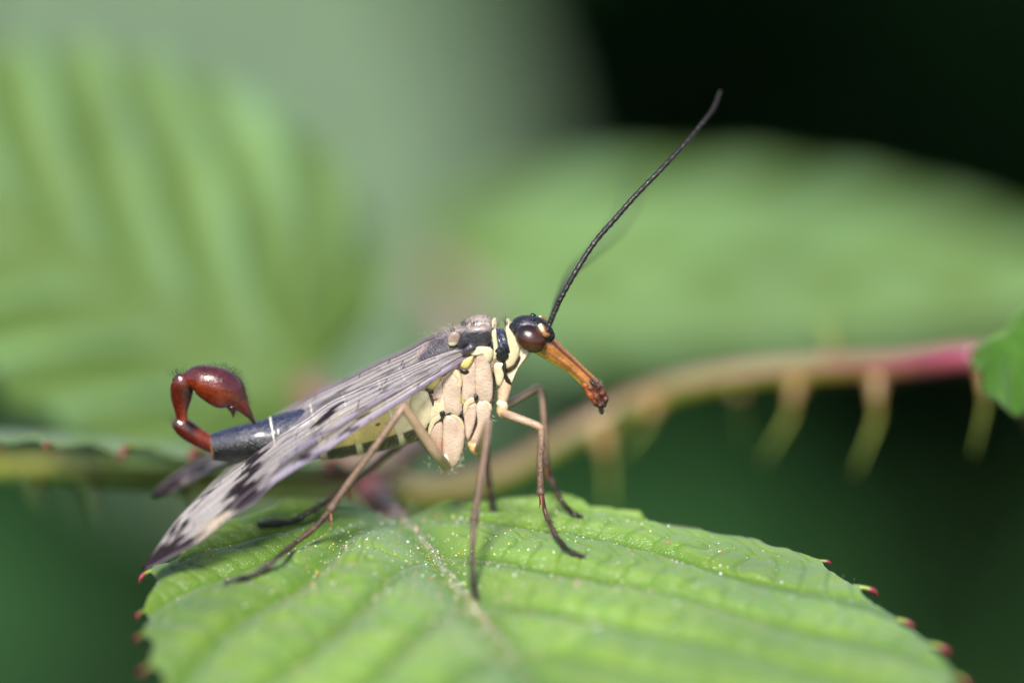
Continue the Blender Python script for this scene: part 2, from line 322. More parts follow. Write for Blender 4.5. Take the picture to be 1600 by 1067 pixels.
# ------------------------------------------------------------------ bramble leaves
BASE = np.array([-3.93, 3.57, 0.0]); AX = np.array([.31326, -.94967, 0]); BX = np.array([.94967, .31326, 0])
def vnoise(x, y, sc, seed):
    """cheap smooth value noise in numpy"""
    r = np.random.default_rng(seed).random((64, 64)); x = x / sc + 100; y = y / sc + 100
    i = np.floor(x).astype(int); j = np.floor(y).astype(int); fx = x - i; fy = y - j; fx = fx * fx * (3 - 2 * fx); fy = fy * fy * (3 - 2 * fy)
    q = lambda u, v: r[u % 64, v % 64]
    return (q(i, j) * (1 - fx) + q(i + 1, j) * fx) * (1 - fy) + (q(i, j + 1) * (1 - fx) + q(i + 1, j + 1) * fx) * fy - .5
def vein_field(a, b, sp, half):
    """lateral vein coordinate: whole numbers lie on a vein; returns (fraction from nearest vein in mm, number, phase)"""
    ab = np.abs(b); wv = a - .9 * ab; ang = np.degrees(np.arctan2(ab, a + 1e-6))
    W = np.where(wv >= 0, wv / sp, -np.clip(ang - 48.0, 0, 200) / 19.0)
    W = W + .06 * np.sin(ab * .9 + half) + .16 * vnoise(a, b, 5.0, 29)
    fr = W - np.round(W); r = np.hypot(a, b)
    mm = np.where(wv >= 0, np.abs(fr) * sp * .74, np.abs(fr) * r * math.radians(19))
    return mm, W, fr
def ladder(a, b):
    mm, W, fr = vein_field(a, b, 4.2, (b > 0) * 2.0); t = (np.abs(b) * 1.35 + .55 * np.cos(math.pi * fr * 2) + 1.1 * vnoise(a, b, 1.6, 41) + np.round(W) * .37) / 1.05
    q = np.abs(t - np.round(t)) * 1.05 / 1.35; return np.exp(-(q / .075) ** 2) * sst(np.abs(b), .5, 1.6) * sst(mm, .05, .3)
def main_height(a, b):
    ab = np.abs(b)
    z = .62 * (1 - np.exp(-(b / 1.5) ** 2)) - .05
    z = z - np.where(b > 0, .0046, .0088) * b * b - .02 * np.maximum(ab - 10.5, 0) ** 2 - .0035 * np.maximum(a - 14, 0) ** 2
    mm, W, fr = vein_field(a, b, 4.2, (b > 0) * 2.0)
    amt = sst(ab, .3, 3.5)
    z = z + amt * (1 - .7 * sst(b, 6.5, 12)) * (.44 * (1 - (2 * np.abs(fr)) ** 2 * 0) * np.cos(math.pi * fr) ** 0 * (1 - np.exp(-(mm / .5) ** 2)) * (1 - .25 * (2 * fr) ** 2 * 0) - .26)
    z = z + .045 * amt * np.sin(a * 2.6 + ab * 2.9 + 1.5 * np.sin(W * 3)) * sst(mm, .1, .8)      # quilting between tertiary veins
    z = z + .04 * amt * np.abs(np.sin(W * 15 + .8 * np.sin(ab * 2))) * sst(mm, .15, .6) + .12 * vnoise(a, b, 2.6, 3) + .04 * vnoise(a, b, 1.0, 5) + .022 * vnoise(a, b, .45, 8)
    z = z - .055 * ladder(a, b)
    z = z + .10 * np.exp(-(b / .16) ** 2) + .05 * amt * np.exp(-(mm / .12) ** 2)
    return z
def main_vein(a, b):
    mm, W, fr = vein_field(a, b, 4.2, (b > 0) * 2.0)
    return np.maximum.reduce([np.exp(-(mm / .42) ** 2) * sst(np.abs(b), .0, .8), np.exp(-(b / .75) ** 2), .6 * ladder(a, b)])
def main_rib(a, b):
    mm, W, fr = vein_field(a, b, 4.2, (b > 0) * 2.0); brk = .45 + .9 * vnoise(a, b, .5, 17)
    return np.clip(np.maximum(np.exp(-(mm / .085) ** 2) * sst(np.abs(b), .0, .3) * .75, np.exp(-(b / .13) ** 2)) * brk, 0, 1)
def generic_height(L, hw, fold=.25, droop=.02, pleat=.5, tipdrop=.01, pairs=8.5):
    def h(a, b):
        ab = np.abs(b); mm, W, fr = vein_field(a, b, L / pairs, (b > 0) * 2.0)
        return fold * ab * .5 - droop * b * b - tipdrop * np.maximum(a - .4 * L, 0) ** 2 * .4 + pleat * sst(ab, .3, 3) * (np.exp(-(np.abs(fr) * 2 - 1) ** 2 / .35) - .5) + .2 * vnoise(a, b, 3, 11)
    def ve(a, b):
        mm, W, fr = vein_field(a, b, L / pairs, (b > 0) * 2.0)
        return np.maximum(np.exp(-(mm / 1.1) ** 2) * sst(np.abs(b), 0, .8), np.exp(-(b / .9) ** 2))  # broad bands round the veins, painting in the shade of the pleats
    return h, ve
def blade(name, left, right, L, frame, hfun, vfun, mat, parent, na=200, nb=70, tooth=(2.3, .36), thick=.16, rev=False, rfun=None):
    """leaf blade with toothed margins: left / right are (a, b) margin rows from base to tip"""
    o, ax, bx, nz = frame
    sides = []; tips = []
    tau = np.linspace(0, 1, na); mid = L * tau ** 1.25
    for sg, mg in ((-1, left), (1, right)):
        c = crv(mg, 900); ln = np.r_[0, np.cumsum(np.linalg.norm(np.diff(c, axis=0), axis=1))]
        s_ = ln[-1] * np.linspace(0, 1, na) ** 1.0
        q = np.stack([np.interp(s_, ln, c[:, 0]), np.interp(s_, ln, c[:, 1])], 1); tg = unit(np.gradient(q, axis=0)); nr = np.stack([-tg[:, 1], tg[:, 0]], 1) * sg * 1.0
        nr *= np.sign((nr[:, 1] * sg).mean()) if abs((nr[:, 1] * sg).mean()) > 0 else 1
        ph = (s_ / tooth[0]) % 1.0; saw = np.where(ph < .72, ph / .72, (1 - ph) / .28) ** 1.3
        q2 = q + nr * (saw * tooth[1] * sst(s_, .5, 3) * sst(ln[-1] - s_, 0, 2))[:, None]
        for kk in range(1, int(ln[-1] / tooth[0])):
            st = (kk - .28) * tooth[0]; i = int(np.argmin(abs(s_ - st)))
            tips.append((q2[i], unit(nr[i] * .75 + tg[i] * .75), sg))
        t = np.linspace(0, 1, nb) ** .9
        A = mid[:, None] * (1 - t) + q2[:, :1] * t; B = 0 * (1 - t) + q2[:, 1:] * t
        sides.append((A, B))
    A = np.hstack([sides[0][0][:, ::-1], sides[1][0][:, 1:]]); B = np.hstack([sides[0][1][:, ::-1], sides[1][1][:, 1:]])
    Z = hfun(A, B); n, m = A.shape
    top = o + ax * A[..., None] + bx * B[..., None] + nz * Z[..., None]; bot = top - nz * thick
    v = np.vstack([top.reshape(-1, 3), bot.reshape(-1, 3)]); N = n * m
    f = quads(n, m, False); f = np.vstack([f, f[:, ::-1] + N])
    loop = np.r_[np.arange(m), np.arange(1, n) * m + m - 1, (n - 1) * m + np.arange(m - 2, -1, -1), np.arange(n - 2, 0, -1) * m]
    l2 = np.roll(loop, -1); f = np.vstack([f, np.stack([loop, loop + N, l2 + N, l2], 1)])
    up = np.r_[np.zeros(N), np.ones(N)]; ve = vfun(A, B).ravel()
    # orientation: top faces must look along nz
    e1 = top[n // 2, m // 2 + 1] - top[n // 2, m // 2]; e2 = top[n // 2 + 1, m // 2] - top[n // 2, m // 2]
    if np.cross(e1, e2) @ nz < 0: f = f[:, ::-1]
    ob = mesh_obj(name, v, f, mat, parent, attrs={'vein': np.r_[ve, ve * .5], 'under': up, 'rib': np.r_[(rfun(A, B).ravel() if rfun else 0 * ve), 0 * ve]})
    return ob, tips
MAIN_L = [(0, -.05), (-.75, -1.2), (-1.35, -2.6), (-1.5, -4.2), (-1.15, -5.8), (-.1, -7.7), (1.0, -9.0), (3.1, -9.9), (6, -10.8), (10, -11.3), (16, -11.0), (23, -8.5), (30, -4), (35, -.1)]
MAIN_R = [(0, .05), (-.1, 1.5), (.35, 3.2), (1.35, 5.2), (2.9, 7.6), (5.4, 10.4), (7.4, 12.5), (9.6, 13.2), (13, 13.9), (17, 14), (23, 11.5), (30, 5), (35, .1)]
UPZ = np.array([0, 0, 1.0])
NODE = P(560, 745, 14)
spray = root_empty('bramble_spray', NODE, 'bramble spray with toothed green leaflets and a prickly pink stalk carrying the insect', 'bramble')
main, tips = blade('leaflet', MAIN_L, MAIN_R, 35, (BASE, AX, BX, UPZ), main_height, main_vein, M_LEAF, spray, na=520, nb=190, rfun=main_rib)
main['label'] = 'bright green toothed bramble leaflet under the insect, in focus along its crest'
RED = lin(112, 26, 38)
def teeth(tips, frame, hfun, parent, size=.55):
    o, ax, bx, nz = frame
    for (q, dr, sg) in tips:
        if q[0] > 24 or (parent is main and ((sg > 0 and q[0] < 7.0) or q[0] < .3)): continue
        z = float(hfun(np.array(q[0]), np.array(q[1]))); p0 = o + ax * q[0] + bx * q[1] + nz * (z - .06); dv = unit(ax * dr[0] + bx * dr[1])
        s = size * random.uniform(.65, 1.2); up = random.uniform(-.2, .5); drp = random.uniform(.1, .5)
        pts = [(*(p0 - dv * .35 * s), .19 * s), (*(p0 + dv * .35 * s + nz * .12 * s * up), .15 * s), (*(p0 + dv * .75 * s - nz * drp * .4 * s), .19 * s), (*(p0 + dv * 1.0 * s - nz * drp * s), .15 * s), (*(p0 + dv * 1.15 * s - nz * (drp * 1.5 + .15) * s), .04 * s)]
        tube('leaf_tooth', pts, M_STEM, parent, lambda u, a: mix(lin(110, 130, 40), mix(RED, lin(95, 25, 30), sst(u, .6, 1)), sst(u, .25, .5)), n=14, m=9, world=True)
teeth(tips, (BASE, AX, BX, UPZ), main_height, main)
def leaf_point(px, py):
    """where the line of sight of a photo pixel meets the front leaflet: depth offset d"""
    ds = np.linspace(-16, 9, 2500); p = P(px, py, ds) - BASE; a = p @ AX; b = p @ BX
    gap = p[:, 2] - main_height(a, b); i = np.argmax(gap < 0)
    return float(ds[i]) if gap[i] < 0 else None
def other_leaf(base, tip, side, hw, mat, L=None, asym=(1, 1), rev=False, name='leaflet', **kw):
    b0 = P(*base); t0 = P(*tip); s0 = P(*side); ax = unit(t0 - b0); L = L or np.linalg.norm(t0 - b0)
    sv = s0 - b0; bx = unit(sv - ax * (sv @ ax)); nz = np.cross(ax, bx)
    if nz @ FW > 0 and abs(nz @ FW) > .3: nz = -nz
    elif abs(nz @ FW) <= .3 and nz[2] < 0: nz = -nz
    sh = [(0, .02), (-.03, .35), (.02, .7), (.12, .92), (.25, 1), (.42, .98), (.6, .82), (.78, .52), (.92, .2), (1, .01)]
    mg = lambda sg, q: [(a * L, sg * b * hw * q) for a, b in sh]
    h, ve = generic_height(L, hw, **{k: v for k, v in kw.items() if k in ('fold', 'droop', 'pleat', 'tipdrop', 'pairs')})
    fr = (b0, ax, bx, nz)
    ob, tp = blade(name, mg(-1, asym[0]), mg(1, asym[1]), L, fr, h, ve, mat, kw.get('parent', spray), na=170, nb=56, tooth=(2.6, kw.get('tooth', .5)), thick=.2)
    return ob, tp, fr, h
# the leaflet rising behind the tail, the long one behind the head, the level one beside the wing, the small one on the stalk
l1, t1, f1, h1 = other_leaf((478, 605, 25), (-360, 130, 24), (300, 150, 29), 10.6, M_LEAF_SOFT, asym=(.6, 1), fold=-.05, droop=.006, pleat=.65, pairs=6.5)
l1['label'] = 'large pleated bramble leaflet rising behind the curled tail, out of focus'
l2, t2, f2, h2 = other_leaf((670, 428, 62), (1850, 432, 57), (950, 180, 67), 6.5, M_LEAF_SOFT, asym=(.7, 1), fold=-.1, droop=.006, pleat=.22, tooth=.05, pairs=6)
l2['label'] = 'long pale bramble leaflet behind the head and feelers, out of focus'
l3, t3, f3, h3 = other_leaf((545, 720, 15), (-260, 655, 5.5), (200, 690, 2), 5.0, M_LEAF_SOFT, asym=(.6, 1), fold=-.03, droop=.001, pleat=.25, tipdrop=.002)
l3['label'] = 'level bramble leaflet seen edge-on beside the wing tip, with red margin teeth'
teeth(t3, f3, h3, l3, .7)
l4, t4, f4, h4 = other_leaf((1574, 520, 8), (1880, 690, 4), (1690, 380, 12), 2.9, M_LEAF_DEEP, fold=.1, droop=.02, pleat=.55)
l4['label'] = 'small deep green bramble leaflet at the end of the pink stalk'
# stalks
PINK, OLIVE, DUSK, YEL = lin(150, 90, 100), lin(120, 125, 30), lin(150, 125, 110), lin(112, 112, 44)
def stalk(name, pts, n, upc, lowc, parent=spray, m=24):
    c = crv(pts, n); W = P(c[:, 0], c[:, 1], c[:, 2]); r = c[:, 3] * S * .88; v, f = tube_geo(W, r, m); f = outward(v, f)
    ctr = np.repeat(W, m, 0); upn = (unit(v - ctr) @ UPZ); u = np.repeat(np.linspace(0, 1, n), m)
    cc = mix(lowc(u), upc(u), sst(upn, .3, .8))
    return mesh_obj(name, v, f, M_STEM, parent, cc), c
st, sc_ = stalk('stalk', [(540, 738, 14, 22), (600, 762, 15, 23), (690, 768, 16, 22), (790, 738, 17, 22), (900, 676, 18, 23), (1000, 625, 18, 23), (1120, 592, 17, 23), (1250, 578, 16, 23), (1400, 570, 14, 24), (1525, 558, 12, 27), (1590, 575, 14, 30), (1660, 660, 16, 33)], 160,
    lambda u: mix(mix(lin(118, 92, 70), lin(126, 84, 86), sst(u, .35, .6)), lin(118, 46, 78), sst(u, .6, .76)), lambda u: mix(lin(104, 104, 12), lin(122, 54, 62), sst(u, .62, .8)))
st['label'] = 'prickly stalk flushed pink above and olive beneath'
def prickle(p, parent, c0, c1):
    p = [(q[0], q[1], q[2], q[3] * .78) for q in p]; tube('prickle', p, M_STEM, parent, lambda u, a: mix(c0, c1, sst(u, .1, .9)), n=24, m=12)
for x0, y0, x1, y1, x2, y2, dd, r in [(1245, 595, 1232, 655, 1192, 722, 15.5, 22), (1370, 590, 1368, 660, 1335, 742, 14, 22), (1540, 580, 1538, 640, 1520, 712, 11.5, 20), (1020, 630, 1010, 665, 970, 712, 17, 24), (940, 675, 950, 730, 952, 800, 17.5, 26), (1150, 600, 1158, 640, 1165, 690, 19, 18), (800, 745, 806, 770, 812, 800, 18, 18), (1300, 560, 1296, 520, 1270, 486, 17, 15)]:
    prickle([(x0, y0, dd + .4, r), (.5 * (x0 + x1), .5 * (y0 + y1), dd, r * .5), (x1, y1, dd + .3, r * .32), (x2, y2, dd + .8, r * .04)], st, lin(124, 92, 44), lin(122, 138, 58))
s2, _ = stalk('stalk', [(-260, 722, 13, 20), (-60, 728, 14, 20), (150, 734, 15, 21), (350, 744, 15.5, 22), (470, 750, 15, 23), (560, 745, 14, 23)], 60, lambda u: mix(YEL, PINK, sst(u, .75, 1)), lambda u: mix(lin(120, 130, 30), PINK, sst(u, .8, 1)))
for x0, y0, x1, y1 in [(50, 748, 60, 800), (135, 750, 146, 812), (-60, 748, -56, 800), (300, 752, 316, 800)]:
    prickle([(x0, y0, 14.6, 17), (.5 * (x0 + x1), .5 * (y0 + y1), 14.4, 8), (x1, y1, 14.4, .8)], s2, YEL, lin(140, 150, 60))
PB = BASE + np.array([0, 0, -.02])
def wtube(name, pts, col, parent, n=40): return tube(name, pts, M_STEM, parent, col, n=n, m=18, world=True)
wtube('leaf_stalk', [(*(BASE + AX * 1.2 + np.array([0, 0, -.62])), .3), (*(BASE - np.array([0, 0, .55])), .4), (*(.55 * BASE + .45 * NODE + np.array([0, 0, -.25])), .52), (*NODE, .62)], lin(132, 78, 82), spray)
wtube('leaf_stalk', [(*P(478, 605, 25), .5), (*P(525, 670, 20), .6), (*NODE, .62)], lin(132, 78, 82), spray)
wtube('leaf_stalk', [(*P(674, 430, 62), .6), (*P(738, 500, 55), .85), (*P(680, 640, 30), .65), (*NODE, .62)], lin(140, 100, 100), spray)
wtube('leaf_stalk', [(*P(545, 720, 15), .4), (*NODE, .6)], lin(170, 110, 100), spray, 12)
E0 = P(1660, 660, 16)
wtube('cane', [(*(E0 + np.array([-.6, 0, 1.0])), .8), (*E0, 1.0), (*(E0 + np.array([14, 3, -18])), 2.0), (*(E0 + np.array([30, 12, -120])), 3.0), (*(E0 + np.array([34, 30, -470])), 4.0)], lin(110, 90, 60), spray, 60)
# pale felted underside of another bramble's leaf further back
FB = P(450, 760, 280)
far = root_empty('bramble_shoot', FB, 'pale grey-green bramble leaf turned underside out, far behind, wholly blurred', 'bramble')
lf, _, _, _ = other_leaf((455, 700, 280), (360, -480, 262), (900, 300, 272), 19.5, M_UNDERSIDE, parent=far, fold=.0, droop=.003, pleat=.2, tipdrop=.001)
lf2, _, _, _ = other_leaf((200, 420, 310), (220, -700, 295), (700, 100, 304), 20, M_UNDERSIDE, parent=far, fold=.0, droop=.003, pleat=.2, tipdrop=.001)
wtube('stalk', [(*P(456, 690, 280), .9), (*P(540, 930, 280), .9), (*(P(540, 930, 280) + np.array([10, 30, -60])), 1.4), (*(P(540, 930, 280) + np.array([14, 60, -440])), 2.4)], lin(120, 130, 70), far, 40)
wtube('stalk', [(*P(201, 400, 310), .7), (*P(330, 640, 300), .9), (*P(480, 860, 275), 1.0), (*(P(540, 930, 280) + np.array([4, 12, -24])), 1.3)], lin(120, 130, 70), far, 40)
# pollen and dust on the front leaflet, fine hairs on it
k = 9000
a = rng.uniform(-1, 13, k); b = rng.normal(0, 6.5, k); b[:620] = rng.normal(0, .2, 620)
sel = np.ones(k, bool)
mm_, W_, fr_ = vein_field(a, b, 4.2, (b > 0) * 2.0)
inL = (b < 0) & (b > -np.interp(a, [-1.2, 0, 1, 3, 6, 16], [3.6, 7, 8.6, 9.5, 10.4, 10.6])); inR = (b >= 0) & (b < np.interp(a, [0, .7, 2.9, 5.4, 7.6, 9.6, 16], [.8, 3.2, 7, 9.9, 11.9, 12.7, 13.5]))
sel = (inL | inR) & ((rng.random(k) < .36 + .5 * np.exp(-(mm_ / .25) ** 2)) | (np.arange(k) < 620)); a, b = a[sel], b[sel]; k = len(a)
V = []; F = []; Cc = []
pal = [lin(250, 250, 245), lin(235, 170, 70), lin(225, 150, 170), lin(250, 235, 200), lin(240, 220, 120), lin(200, 90, 80)]
ico = np.array([(0, 0, 1), (.9, 0, .3), (.28, .85, .3), (-.72, .53, .3), (-.72, -.53, .3), (.28, -.85, .3), (.72, .53, -.4), (-.28, .85, -.4), (-.9, 0, -.4), (-.28, -.85, -.4), (.72, -.53, -.4), (0, 0, -1)])
icf = [(0, 1, 2), (0, 2, 3), (0, 3, 4), (0, 4, 5), (0, 5, 1), (1, 6, 2), (2, 7, 3), (3, 8, 4), (4, 9, 5), (5, 10, 1), (2, 6, 7), (3, 7, 8), (4, 8, 9), (5, 9, 10), (1, 10, 6), (11, 7, 6), (11, 8, 7), (11, 9, 8), (11, 10, 9), (11, 6, 10)]
zz = main_height(a, b)
for i in range(k):
    r = .0135 * rng.lognormal(0, .5); c = BASE + AX * a[i] + BX * b[i] + UPZ * (zz[i] + r * .5)
    F += [tuple(q + 12 * i for q in t) for t in icf]; V.append(c + ico * r * rng.uniform(.7, 1.3, 3))
    Cc.append(np.repeat(pal[int(rng.choice(6, p=[.3, .18, .2, .16, .1, .06]))][None], 12, 0))
po = mesh_obj('pollen', np.vstack(V), F, M_CREAM, None, np.vstack(Cc)); po['kind'] = 'stuff'
po['label'] = 'tiny pale and orange pollen grains scattered over the front leaflet'; po['category'] = 'pollen'
k = 2200
a = rng.uniform(-.8, 14, k); b = rng.uniform(-11, 14, k)
ok = (b > -np.interp(a, [-1.2, 0, 1, 3, 6, 16], [3.6, 7, 8.6, 9.5, 10.4, 10.6])) & (b < np.interp(a, [-1, 0, .7, 2.9, 5.4, 7.6, 9.6, 16], [0, .8, 3.4, 7, 10.1, 12.6, 13.9, 14.5])); a, b = a[ok], b[ok]; k = len(a)
zr = main_height(a, b); rt = BASE + AX * a[:, None] + BX * b[:, None] + UPZ * zr[:, None]
dr = rng.normal(size=(k, 3)) * .6 + UPZ * .6 + AX * .7
hairs('leaf_hair', rt, dr, rng.uniform(.06, .2, k), .0035, M_HAIR, main, lin(190, 205, 170))

# ------------------------------------------------------------------ the scorpionfly
FOOT = np.array([P(745, 935, leaf_point(745, 935))])[0]
fly = root_empty('scorpionfly', FOOT, 'scorpionfly with mottled wings, long beak and red curled tail standing on the leaflet', 'insect')
TAN, CREAM, YELLOW, BLACK, STEEL = lin(184, 159, 139), lin(208, 194, 158), lin(198, 178, 112), lin(22, 18, 20), lin(22, 23, 30)
BROWN, DBROWN, AMBER, RUST = lin(118, 92, 74), lin(58, 40, 38), lin(158, 98, 36), lin(84, 18, 9)
def row(*pts, rd=None):
    """(px, py, half thickness px[, half depth mm]) -> loft rows on the body's mid plane"""
    return [(q[0], q[1], float(dm(q[1])), q[2], q[3] if len(q) > 3 else min(q[2] * S * .95, min(.70 + (q[2] * S - .70) * .13, 9) if q[2] * S > .70 else 9)) for q in pts]
# abdomen -------------------------------------------------------------
ABD = [(326, 700, 18), (345, 697, 23), (375, 693, 28), (428, 687, 35), (492, 675, 42), (550, 661, 48), (612, 643, 52), (655, 624, 55), (700, 600, 57)]
abd = loft('abdomen', row(*[(a_, b_, c_ * .93) for a_, b_, c_ in ABD[1:]]), M_CREAM, fly, YELLOW * .9, n=60, m=40)
bc = crv(ABD, 400)
def abd_at(x): i = np.argmin(abs(bc[:, 0] - x)); return bc[i]
bounds = [333, 430, 497, 550, 612, 652, 692]
for i in range(6):
    x0, x1 = bounds[i] - 3, bounds[i + 1] + 9
    full = i < 2
    def scol(u, a, px, py, i=i, full=full):
        # a: 0 back, pi/2 side, pi belly
        s = np.minimum(a, 2 * math.pi - a); c = mix(STEEL, lin(46, 52, 82), sst(np.cos(s - .55), .5, 1) * .5)
        c = mix(c, lin(12, 11, 13), sst(s, 1.2, 1.9) * (1 if full else 0))
        if not full:
            side = sst(s, .95, 1.1) * (1 - sst(s, 2.28, 2.36)); c = mix(c, YELLOW if i < 4 else CREAM, side)
            bel = sst(s, 2.30, 2.36) * (0 if i == 5 else 1); c = mix(c, mix(lin(58, 52, 42), CREAM, sst(u, .0, .09) * (1 - sst(u, .1, .16)) + 0 * a), bel)
            c = mix(c, CREAM * 1.0, bel * (1 - sst(u, .02, .10)))
        c = mix(c, lin(235, 232, 215), (1 - sst(u, .0, .035)) * (0 if i == 0 else 1) * (s < 1.9) * 1.0)
        c = mix(c, lin(120, 80, 40), (1 - sst(u, .0, .03)) * (1 if i == 0 else 0))
        return c
    rows = []
    for t in np.linspace(0, 1, 9):
        q = abd_at(x0 + (x1 - x0) * t); k_ = 1.045 - .075 * t + (.02 * math.sin(t * math.pi) if i else .03 * math.sin(t * math.pi))
        rows.append((q[0], q[1], q[2] * k_))
    def sd(u, a):
        s = np.minimum(a, 2 * math.pi - a)
        return .02 * np.exp(-((u - .03) / .04) ** 2) - .012 * np.exp(-((u - .13) / .05) ** 2) + (0 if full else .03 * (sst(s, 2.3, 2.4)) * sst(u, .1, .16) - .018 * np.exp(-((s - 2.33) / .06) ** 2) - .015 * np.exp(-((s - 1.02) / .06) ** 2)) + .010 * np.sin(u * 9 + 3 * a) + .006 * np.sin(u * 23 + 5 * a)
    sg = loft('abdomen_segment', row(*rows), M_STEEL if full else M_CREAM, abd, scol, n=70, m=88, caps=(1, 0), capk=.10, disp=sd)
    if not full:
        q = abd_at(.5 * (x0 + x1) + 6); rr_ = (.70 + (q[2] * S - .70) * .13) / S * 1.03
        both(loft, 'spiracle', [(q[0] - 3, q[1] + 14, dm(q[1]) - rr_ * S * .93, 1.5, .03), (q[0], q[1] + 13, dm(q[1]) - rr_ * S * .94, 2.2, .04), (q[0] + 3, q[1] + 12, dm(q[1]) - rr_ * S * .93, 1.5, .03)], M_DARK, sg, lin(120, 70, 30), n=8, m=10)
# hairs on the abdomen: silvery down on the dark segments, a fringe under the belly
k = 1300; x = rng.uniform(331, 497, k); ang = rng.uniform(-.3, 2.9, k); q = np.array([abd_at(t) for t in x]); r_ = q[:, 2] * 1.03
px = q[:, 0] + r_ * np.cos(ang) * -.26; py = q[:, 1] - r_ * np.cos(ang) * .97; RD_ = np.minimum(r_ * S * .95, np.where(r_ * S > .70, .70 + (r_ * S - .70) * .13, 9)); dd = dm(q[:, 1]) - RD_ * np.sin(ang)
rt = P(px, py, dd); out = rt - P(q[:, 0], q[:, 1], dm(q[:, 1])); hairs('abdomen_hair', rt, unit(out) * .5 + (P(300, 705, 1) - P(400, 690, 1)) / 2.3 + rng.normal(size=(k, 3)) * .12, rng.uniform(.04, .09, k), .003, M_HAIR, abd, np.where(rng.random((k, 1)) < .25, lin(120, 115, 110), lin(40, 36, 36)))
k = 1300; x = rng.uniform(490, 655, k); ang = rng.normal(2.95, .3, k); q = np.array([abd_at(t) for t in x]); r_ = q[:, 2] * 1.03
px = q[:, 0] + r_ * np.cos(ang) * -.26; py = q[:, 1] - r_ * np.cos(ang) * .97; RD_ = np.minimum(r_ * S * .95, np.where(r_ * S > .70, .70 + (r_ * S - .70) * .13, 9)); dd = dm(q[:, 1]) - RD_ * np.sin(ang); rt = P(px, py, dd)
hairs('belly_hair', rt, -UP * .7 - RT * .4 + rng.normal(size=(k, 3)) * .3, rng.uniform(.06, .2, k), .003, M_HAIR, abd, lin(170, 158, 130))
# tail ----------------------------------------------------------------
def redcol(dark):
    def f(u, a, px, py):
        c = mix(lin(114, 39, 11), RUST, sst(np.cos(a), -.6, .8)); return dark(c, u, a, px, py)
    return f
def blob(px, py, x, y, r): return np.exp(-(((px - x) ** 2 + (py - y) ** 2) / r ** 2))
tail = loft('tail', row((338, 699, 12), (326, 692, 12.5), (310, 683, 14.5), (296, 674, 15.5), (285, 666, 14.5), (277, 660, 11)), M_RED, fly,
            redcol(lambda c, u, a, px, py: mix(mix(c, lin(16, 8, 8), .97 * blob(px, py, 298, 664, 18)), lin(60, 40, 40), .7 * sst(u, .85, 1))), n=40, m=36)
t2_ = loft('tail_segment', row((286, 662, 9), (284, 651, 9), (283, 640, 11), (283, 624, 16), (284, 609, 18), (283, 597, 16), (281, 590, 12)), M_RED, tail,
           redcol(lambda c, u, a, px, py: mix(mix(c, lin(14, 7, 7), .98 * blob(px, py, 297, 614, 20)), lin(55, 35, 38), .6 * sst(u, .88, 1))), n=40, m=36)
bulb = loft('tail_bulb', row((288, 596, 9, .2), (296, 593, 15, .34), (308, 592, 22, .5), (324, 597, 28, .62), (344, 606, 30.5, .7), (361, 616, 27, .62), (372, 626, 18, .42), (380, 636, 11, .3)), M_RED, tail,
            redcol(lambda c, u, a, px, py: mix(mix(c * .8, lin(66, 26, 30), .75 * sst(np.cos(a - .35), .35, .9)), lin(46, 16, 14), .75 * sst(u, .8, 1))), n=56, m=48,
            disp=lambda u, a: .02 * np.sin(u * 12 + 2 * a) - .035 * np.exp(-((a - .75) / .10) ** 2) * sst(u, .2, .5))
for off in (-.2, .2):
    loft('claw', [(x, y, float(dm(y)) + off * (1 - u_ * .6), r, r * S * .8) for x, y, r, u_ in [(368, 624, 13, 0), (377, 632, 11.5, .2), (385, 642, 8, .45), (391, 650, 5, .7), (396, 658, 2.6, .9), (398.5, 663, .8, 1)]], M_RED, bulb, lambda u, a, px, py: mix(lin(84, 22, 14), lin(28, 12, 14), sst(u, .25, .8)), n=26, m=18)
    loft('claw', [(x, y, float(dm(y)) + off * 1.3, r, r * S) for x, y, r in [(362, 636, 7), (364, 643, 4), (364.5, 652, .7)]], M_RED, bulb, lin(50, 20, 18), n=12, m=10)
def seta(parent, spots, dirv, spread, L, r, col, name='bristle'):
    rt = []; dr = []
    for (px_, py_, d_, cnt, sx, sy, sd_) in spots:
        for _ in range(cnt):
            rt.append(P(px_ + rng.normal() * sx, py_ + rng.normal() * sy, d_ + rng.normal() * sd_)); dr.append(np.asarray(dirv) + rng.normal(size=3) * spread)
    n_ = len(rt); return hairs(name, rt, dr, rng.uniform(.5, 1.1, n_) * L, r, M_HAIR, parent, col)
seta(t2_, [(281, 586, dm(586), 34, 7, 2.5, .15)], UP * 1 - RT * .5, .35, .36, .008, lin(30, 22, 24))
seta(tail, [(274, 659, dm(659), 26, 3, 5, .15)], -RT + UP * .3, .4, .3, .008, lin(70, 55, 55))
k = 330; c = crv([(300, 572), (330, 568), (356, 573), (372, 585), (380, 604), (383, 622)], k); c = c + rng.normal(size=(k, 2)) * 2
hairs('bristle', P(c[:, 0] - 2, c[:, 1] + 4, dm(c[:, 1]) + rng.normal(size=k) * .2), unit(P(c[:, 0], c[:, 1], 1) - P(338, 607, 1)) + rng.normal(size=(k, 3)) * .3, rng.uniform(.12, .32, k) * sst(np.linspace(0, 1, k), -.1, .6) + .05, .004, M_HAIR, bulb, lin(38, 18, 18))
k = 700; x = rng.uniform(300, 375, k); yy = np.interp(x, [300, 340, 375], [594, 605, 628]) + rng.normal(size=k) * 13
hairs('bristle', P(x, yy, dm(yy) - .52 * np.sqrt(np.clip(1 - ((yy - np.interp(x, [300, 340, 375], [594, 605, 628])) / 30) ** 2, .05, 1)) * np.interp(x, [300, 340, 375], [.75, 1, .65])), RT * .8 - UP * .5 - FW * .5 + rng.normal(size=(k, 3)) * .25, rng.uniform(.06, .13, k), .004, M_HAIR, bulb, lin(90, 40, 30))
